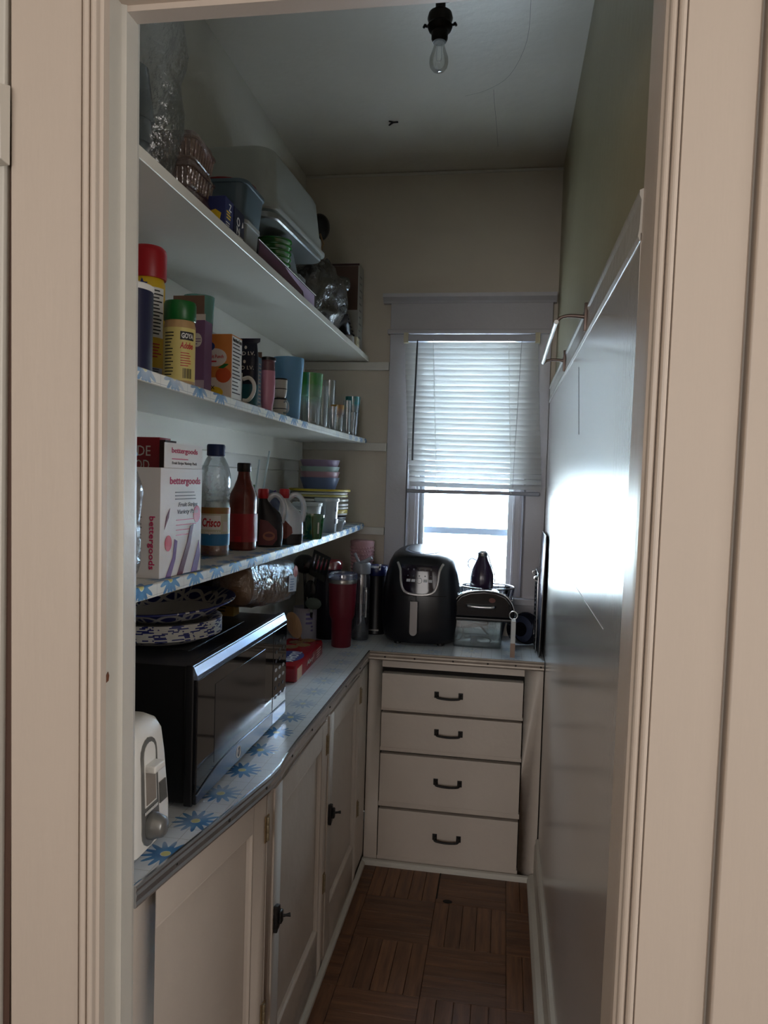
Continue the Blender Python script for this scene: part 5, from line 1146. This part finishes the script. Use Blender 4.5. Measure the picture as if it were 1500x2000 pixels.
lathe('body', [(.039, 0), (.042, .004), (.040, .03), (.040, .215), (.042, .235)], black, t, seg=32); lathe('lid', [(.042, .232), (.045, .236), (.045, .264), (.041, .270)], mat('lid_navy', S(26, 36, 92), .35), t, seg=32)
G().box(-.016, .022, -.047, -.041, .262, .272).box(.014, .022, -.047, -.020, .255, .279).build('clip', chrome, t, bev=.001); box('foot_strip', -.02, .02, -.044, -.039, .016, .022, steel, t)
x, y = -.398, 2.955
t = tag(lathe('blue_cap_bottle', [(.014, 0), (.015, .003), (.015, .26), (.010, .275), (.010, .28)], clear('bottle_blue', (.5, .6, .9, 1), gloss=.5, haze=.3), None, seg=20), 'slim bottle with a bright blue cap behind the black pitcher', 'bottle'); t.location = (x-.025, y-.005, ZK)
lathe('cap', [(.011, .278), (.0125, .280), (.0125, .300), (.010, .303)], mat('cap_bright_blue', S(36, 60, 180), .4), t, seg=20)
x, y = -.556, 2.945
t = tag(lathe('black_tin', [(.045, 0), (.047, .002), (.047, .108), (.045, .110)], black, None), 'low black tin under the pink cup, mostly hidden', 'tin'); t.location = (x, y, ZK); lathe('tin_rim', [(.0475, .104), (.048, .106), (.048, .111), (.044, .112)], blackg, t)
t = thing('studded_cup', 'pale pink textured tumbler at the back corner by the window', 'cup', (x, y, ZK+.112))
pk = mat('cup_pink', S(204, 160, 164), .4, var=.04)
lathe('body', [(.034, 0), (.036, .003), (.047, .235), (.049, .240), (.049, .248), (.044, .250)], pk, t, seg=36)
g = G()
for i in range(16):
    for j in range(26):
        zz = .02+.0136*i; rr = .036+(zz/.235)*.011; an = 2*PI*(j+.5*(i % 2))/26
        g.sphere((rr*math.cos(an), rr*math.sin(an), zz), .0042, seg=6, rows=4)
st_ = g.build('studs', pk, t, smooth=True); st_['kind'] = 'stuff'

# utensil crock with tools
x, y = -.705, 2.640
t = thing('utensil_crock', 'white utensil crock with lilac lettering behind the cookie pack', 'crock', (x, y, ZK)); a = ang_cam(x, y)
lathe('body', [(.040, 0), (.043, .003), (.043, .135), (.040, .135), (.039, .008)], mat('crock_white', S(172, 166, 178), .4, var=.04), t, seg=32)
wlines(t, .0432, a+4, a+48, .118, 3, .016, .008, mat('crock_lilac', S(96, 84, 140), .5), 3); wlines(t, .0432, a+30, a+44, .072, 2, .014, .006, mat('crock_lilac', S(96, 84, 140)), 5)
tl = mat('tool_black', S(14, 13, 16), .25, var=.1)
def tool(name, label, base, top):
    t = thing(name, label, 'utensil', (x, y, ZK), 0, 'cooking tools in the crock'); G().tube([base, [(base[i]+top[i])/2 for i in range(3)], top], [.006, .0055, .005], 8).build('handle', tl, t, smooth=True); return t
t = tool('slotted_turner', 'black slotted turner leaning right in the crock', (-.01, .01, .02), (.045, -.02, .250))
up_ = Vector((.055, -.03, .23)).normalized(); rt_ = Vector((.8, -.45, -.25)).normalized(); rt_ = (rt_-up_*rt_.dot(up_)).normalized()
def blade(parent, o, slots, w, h, m):
    n_ = rt_.cross(up_); o = Vector(o); g = G()
    def bx(a0, a1, b0, b1): 
        vs = [o+rt_*a+up_*b+n_*c for c in (-.0015, .0015) for a, b in ((a0, b0), (a1, b0), (a1, b1), (a0, b1))]; g.add(vs, [(3, 2, 1, 0), (4, 5, 6, 7), (0, 1, 5, 4), (1, 2, 6, 5), (2, 3, 7, 6), (3, 0, 4, 7)])
    bx(-w, w, 0, h*.22); bx(-w, w, h*.88, h)
    k = slots*2+1
    for i in range(k):
        if i % 2 == 0: bx(-w+2*w*i/k, -w+2*w*(i+1)/k, h*.22, h*.88)
    g.build('blade', m, parent)
blade(t, (.045, -.02, .245), 4, .042, .095, tl)
t = tool('ladle', 'black ladle with its bowl up at the back of the crock', (.01, -.01, .02), (-.012, .02, .27)); G().sphere((-.012, .02, .29), .042, .030, .036, 18, 10).build('bowl', tl, t, smooth=True)
t = tool('serving_spoon', 'black serving spoon leaning toward the red tumbler', (-.012, 0, .02), (.022, -.028, .180)); G().sphere((.026, -.032, .205), .022, .008, .034, 16, 10).build('bowl', tl, t, smooth=True)
t = tool('tongs', 'dark tongs with a grey green head resting on the crock rim', (.012, .012, .02), (.038, -.046, .145)); G().sphere((.044, -.056, .158), .030, .010, .022, 14, 8).build('head', mat('sage_silicone', S(86, 98, 90), .5), t, smooth=True); box('lock_ring', .030, .040, -.05, -.040, .125, .135, steel, t)
t = thing('wooden_spoon', 'light wooden spoon leaning over the cookie pack by the microwave', 'spoon', (-.690, 2.56, ZK))
wd = wood('spoon_wood', S(150, 104, 66), S(190, 144, 98), 2)
G().tube([(0, 0, .008), (.022, -.14, .082), (.042, -.262, .130)], [.006, .006, .007], 8).build('handle', wd, t, smooth=True)
g = G().sphere((0, 0, 0), .024, .008, .044, 18, 12); g.xf(Matrix.Translation((.047, -.285, .140)) @ Matrix.Rotation(-.35, 4, 'Y')); g.build('bowl', wd, t, smooth=True)

# air fryer
AX, AY = -.295, 2.822
t = thing('air_fryer', 'black rounded air fryer with a silver handle in front of the window', 'air fryer', (AX, AY, ZK))
sup = lambda w, d, z, p=2.7: [(w*math.copysign(abs(math.cos(q))**(2/p), math.cos(q)), d*math.copysign(abs(math.sin(q))**(2/p), math.sin(q)), z) for q in [2*PI*i/48 for i in range(48)]]
AF = [(.108, .098, .008), (.129, .116, .012), (.141, .124, .03), (.149, .130, .08), (.151, .132, .14), (.147, .130, .20), (.137, .124, .26), (.125, .116, .31), (.113, .108, .340), (.097, .100, .354), (.078, .084, .362)]
bd = mat('fryer_black', S(16, 16, 22), .30, var=.1)
slant = lambda v: (v[0], v[1], v[2]+((v[1]-.085)*.15*min(1, (v[2]-.29)/.06) if v[2] > .29 else 0))
scaleZ(G().loft([sup(*r_) for r_ in AF]), slant).build('body', bd, t, smooth=True, ang=.9)
for sx in (-1, 1):
    for sy in (-1, 1): lathe('foot', [(.012, 0), (.013, .001), (.013, .010)], black, t, seg=12, loc=(sx*.08, sy*.07, 0))
def fr(xx, z):
    for (w0, d0, z0), (w1, d1, z1) in zip(AF[:-1], AF[1:]):
        if z0 <= z <= z1:
            q = (z-z0)/(z1-z0); w = w0+(w1-w0)*q; d = d0+(d1-d0)*q; break
    return -d*max(0, 1-abs(xx/w)**2.7)**(1/2.7)
U = [(-.084, .318), (-.078, .300), (-.071, .275), (-.067, .236), (-.057, .209), (-.037, .197), (0, .193), (.037, .197), (.057, .209), (.067, .236), (.071, .275), (.078, .300), (.084, .318)]
G().tube([slant((a, fr(a, b)-.001, b)) for a, b in U], .0048, 8).build('silver_trim', mat('fryer_silver', S(176, 172, 170), .32, metal=.4), t, smooth=True)
vs = []; fs = []
NZ, NX = 10, 12
for j in range(NZ+1):
    zz = .198+(.312-.198)*j/NZ; wmax = .054+.013*min(1, (zz-.198)/.06) if zz > .204 else .036
    for i in range(NX+1):
        xx = -wmax+2*wmax*i/NX; vs.append(slant((xx, fr(xx, zz)-.0022, zz)))
for j in range(NZ):
    for i in range(NX): q = j*(NX+1)+i; fs.append((q, q+1, q+NX+2, q+NX+1))
pnl = raw('control_panel', vs, fs, mat('fryer_panel', S(26, 18, 34), .10, var=.05), t, smooth=True)
for k, xx in enumerate((-.040, -.022, .022, .040)): decal('button', [(-.007, -.005), (.007, -.005), (.008, .005), (-.006, .005)], lit, pnl, (xx, fr(xx, .245)-.0030, .245), **F_)
G().tube([(.010*math.cos(q), fr(0, .245)-.0035, .245+.010*math.sin(q)) for q in [2*PI*i/20 for i in range(20)]], .0009, 6, closed=True).build('dial_ring', lit, pnl, smooth=True)
for k in range(5): decal('icon', rect(-.002, .002, -.002, .002), dimb, pnl, (-.042+.021*k, fr(-.042+.021*k, .262)-.0030, .262), **F_); decal('icon', rect(-.0025, .0025, -.003, .003), dimb, pnl, (-.042+.021*k, fr(-.042+.021*k, .285)-.0030, .285), **F_)
G().tube([(a, fr(a, .190)-.0005, .190) for a in [-.10+.2*i/16 for i in range(17)]], .0012, 5).build('drawer_seam', dark, t)
hd = G().prism([(a, b) for a, b in arc(-.014, .165, .0145, 0, 180, 3)][:0]+[(-.0285, .172), (.0005, .172), (.0005, .062)]+[(a, b) for a, b in arc(-.014, .060, .0145, 0, -180, 8)], 'y', fr(0, .12)-.022, fr(0, .12)-.010).build('handle', mat('fryer_handle', S(150, 144, 142), .35, metal=.3, var=.05), t, bev=.002)
box('handle_post', -.020, -.008, fr(0, .12)-.012, fr(0, .12)+.004, .155, .188, black, hd)
MT = Matrix.Translation((0, -.006, .3460)) @ Matrix.Rotation(math.atan(.15), 4, 'X')
g = G().lathe([(.066, -.001), (.070, .001), (.068, .0045), (.060, .006)], 40, sy=1.08); g.xf(MT); g.build('top_ring', mat('fryer_top', S(150, 156, 170), .2, metal=.7), t, smooth=True, ang=.7)
g = G().lathe([(.059, .0055), (.058, .0068)], 40, sy=1.08); g.xf(MT); g.build('top_plate', mat('fryer_top_plate', S(30, 32, 42), .32), t, smooth=True, ang=.7)

# clear bin with cables, sandwich maker on top
t = thing('cable_bin', 'clear plastic bin holding black cables under the sandwich maker', 'bin', (-.080, 2.795, ZK))
bn = clear('bin_clear', (.80, .86, .88, 1), gloss=.4, rough=.10, haze=.14, hcol=S(150, 166, 170))
G().loft([RB(.172, .080, 0, .008), RB(.176, .084, .003, .008), RB(.184, .090, .098, .008), RB(.188, .094, .100, .008), RB(.182, .088, .1005, .008), RB(.170, .078, .006, .008)]).build('body', bn, t, smooth=True, ang=.6)
t2 = thing('cable_coil', 'coil of black cable inside the clear bin', 'cable', (-.090, 2.80, ZK+.006))
tube('cord', [(.055*math.cos(q*.9)*(1-.02*q)+.01*math.sin(2.3*q), .032*math.sin(q*.9), .006+.0055*q+.008*math.sin(1.7*q)) for q in [i*.35 for i in range(44)]], .0032, black, t2); box('plug', -.015, .010, -.030, -.012, .004, .040, mat('plug_purple', S(64, 44, 60), .5), t2, bev=.003); tube('cord_loop', [(-.065+.022*math.cos(q), -.034, .05+.034*math.sin(q)) for q in [2*PI*i/24 for i in range(24)]], .0022, black, t2, closed=True)
t = thing('sandwich_maker', 'black domed sandwich maker with a chrome handle on the clear bin', 'sandwich maker', (-.060, 2.795, ZK+.101))
dome = [(-.112, .012), (-.112, .046), (-.104, .070), (-.085, .092), (-.050, .106), (0, .112), (.045, .108), (.080, .094), (.102, .068), (.112, .040), (.112, .012)]
G().prism(dome, 'y', -.048, .030).build('upper_shell', mat('maker_black', S(14, 13, 18), .12, var=.1), t, bev=.008, seg=3); G().prism([(-.112, 0), (.112, 0), (.114, .012), (-.114, .012)], 'y', -.050, .032).build('lower_shell', black, t, bev=.003)
tube('chrome_edge', [(a, -.046, b+.0005) for a, b in dome[1:-1]], .0022, chrome, t)
tube('handle', [(-.058, -.047, .056), (-.054, -.058, .054), (0, -.062, .053), (.036, -.058, .054), (.040, -.047, .056)], .0055, chrome, t, seg=10); decal('indicator', ell(.012, .009), mat('indicator_brown', S(96, 44, 36), .2), t, (.030, -.0482, .078), **F_)
# wire basket with pear-shaped bottle
t = thing('wire_basket', 'round metal wire basket behind the sandwich maker', 'basket', (-.052, 2.912, ZK))
wr = mat('basket_wire', S(96, 98, 112), .3, metal=.8)
for zz, rr in ((.0, .050), (.06, .060), (.12, .072), (.205, .088)):
    tube('ring', [(rr*1.18*math.cos(q), rr*math.sin(q), zz+.003) for q in [2*PI*i/36 for i in range(36)]], .0032 if zz > .2 else .002, chrome if zz > .2 else wr, t, closed=True)
wp_ = None
for k in range(22):
    an = 2*PI*k/22; w_ = tube('wire', [(.050*1.18*math.cos(an), .050*math.sin(an), .002), (.072*1.18*math.cos(an+.1), .072*math.sin(an+.1), .12), (.088*1.18*math.cos(an), .088*math.sin(an), .206)], .0016, wr, t, seg=5)
for k in range(5): tube('scroll', [(.076*1.18+.004*k*.3+.007*math.cos(q), -.030, .09+.02*k+.008*math.sin(q)) for q in [2*PI*i/12 for i in range(12)]], .0014, chrome, t, seg=5, closed=True)
lathe('base', [(.048, .001), (.05, .002), (.05, .004)], wr, t, sx=1.18)
t = thing('pear_bottle', 'dark plum pear-shaped bottle with a chrome cap in the wire basket', 'bottle', (-.075, 2.905, ZK+.006))
lathe('body', [(.030, 0), (.036, .006), (.040, .16), (.046, .212), (.047, .232), (.044, .254), (.034, .282), (.023, .304), (.019, .318)], mat('plum_gloss', S(52, 38, 62), .2, var=.1), t, seg=30); lathe('cap', [(.019, .318), (.0205, .320), (.020, .333), (.013, .340)], chrome, t, seg=24)
tube('side_bar', [(.021, -.006, .328), (.033, -.008, .29), (.047, -.008, .255), (.051, -.006, .22)], .0022, chrome, t); tube('wrist_loop', [(-.020, 0, .300), (-.040, 0, .308), (-.054, 0, .296), (-.052, 0, .276), (-.036, 0, .262), (-.026, 0, .256)], .0022, black, t)
# wrap carton on end, steel ring, pan, rack and tray at the right wall
t, hx, hy = carton('wrap_box', 'narrow pale box standing on end right of the clear bin', 'box', .040, .056, 2.632, 2.690, ZK, .128, mat('wrap_pale', S(190, 190, 186), .4, var=.06)); decal('wood_print', rect(-hx, hx, 0, .05), mat('wrap_tan', S(150, 122, 104), .5), t, (0, -hy, 0), **F_); decal('edge_print', rect(-.024, .024, .1, .12), GREYP, t, (hx, 0, 0), **E_)
t = tag(tube('steel_ring', [(.014*math.cos(q), 0, .014*math.sin(q)) for q in [2*PI*i/24 for i in range(24)]], .0022, chrome, None, closed=True), 'loose steel ring resting on the narrow pale box', 'ring'); t.location = (.047, 2.66, ZK+.128+.0162)
t = thing('saucepan', 'small black saucepan tipped on its side near the right wall', 'saucepan', (.088, 2.835, ZK)); 
Mx = Matrix.Translation((.006, -.006, .068)) @ Matrix.Rotation(math.radians(28), 4, 'Z') @ Matrix.Rotation(math.radians(74), 4, 'X')
g = G().lathe([(.050, -.045), (.056, -.040), (.058, .010), (.060, .012), (.056, .012), (.053, -.036)], 36); g.xf(Mx); g.build('pan', mat('pan_black', S(20, 20, 26), .25, var=.1), t, smooth=True, ang=.6)
g = G().lathe([(.002, -.0375), (.0525, -.0365), (.0522, -.0355), (.002, -.0365)], 36, cap0=False, cap1=False); g.xf(Mx); g.build('coating', mat('pan_coating', S(86, 96, 124), .18, metal=.4), t, smooth=True)
g = G().tube([(-.055, .02, .0), (-.075, .03, .005), (-.10, .045, .012)], [.008, .007, .008], 8); g.xf(Mx); g.build('handle', black, t, smooth=True)
t = thing('baking_tray', 'dark baking tray leaning upright against the right wall', 'tray', (.150, 2.80, ZK)); t.rotation_euler = (0, math.radians(1.2), 0)
Q = lambda w, h, r, xx: [(xx, a, b+h/2+.001) for a, b in rrect(w, h, r, 6)]
G().loft([Q(.30, .425, .03, -.010), Q(.304, .429, .03, -.008), Q(.28, .405, .025, -.002), Q(.27, .395, .02, -.002)]).build('body', mat('tray_dark', S(40, 40, 58), .35, metal=.6, var=.2), t, smooth=True)
tube('rolled_rim', [(-.010, a, b+.2155) for a, b in rrect(.304, .429, .03, 6)], .002, steel, t, closed=True, seg=6)
t = thing('cooling_rack', 'wire cooling rack standing in front of the baking tray', 'rack', (.131, 2.82, ZK))
tube('frame', [(0, a, b+.145) for a, b in rrect(.20, .285, .012, 4)], .0028, chrome, t, closed=True)
for k in range(17): tube('wire', [(0, -.098, .016+.016*k), (0, .098, .016+.016*k)], .0015, chrome, t, seg=5)
for k in (-.05, .05): tube('cross_wire', [(-.003, k, .004), (-.003, k, .286)], .0018, chrome, t, seg=5)
for yy in (-.09, .09): tube('foot', [(0, yy, .26), (-.012, yy, .266), (-.012, yy, .276), (0, yy, .28)], .002, chrome, t, seg=5)
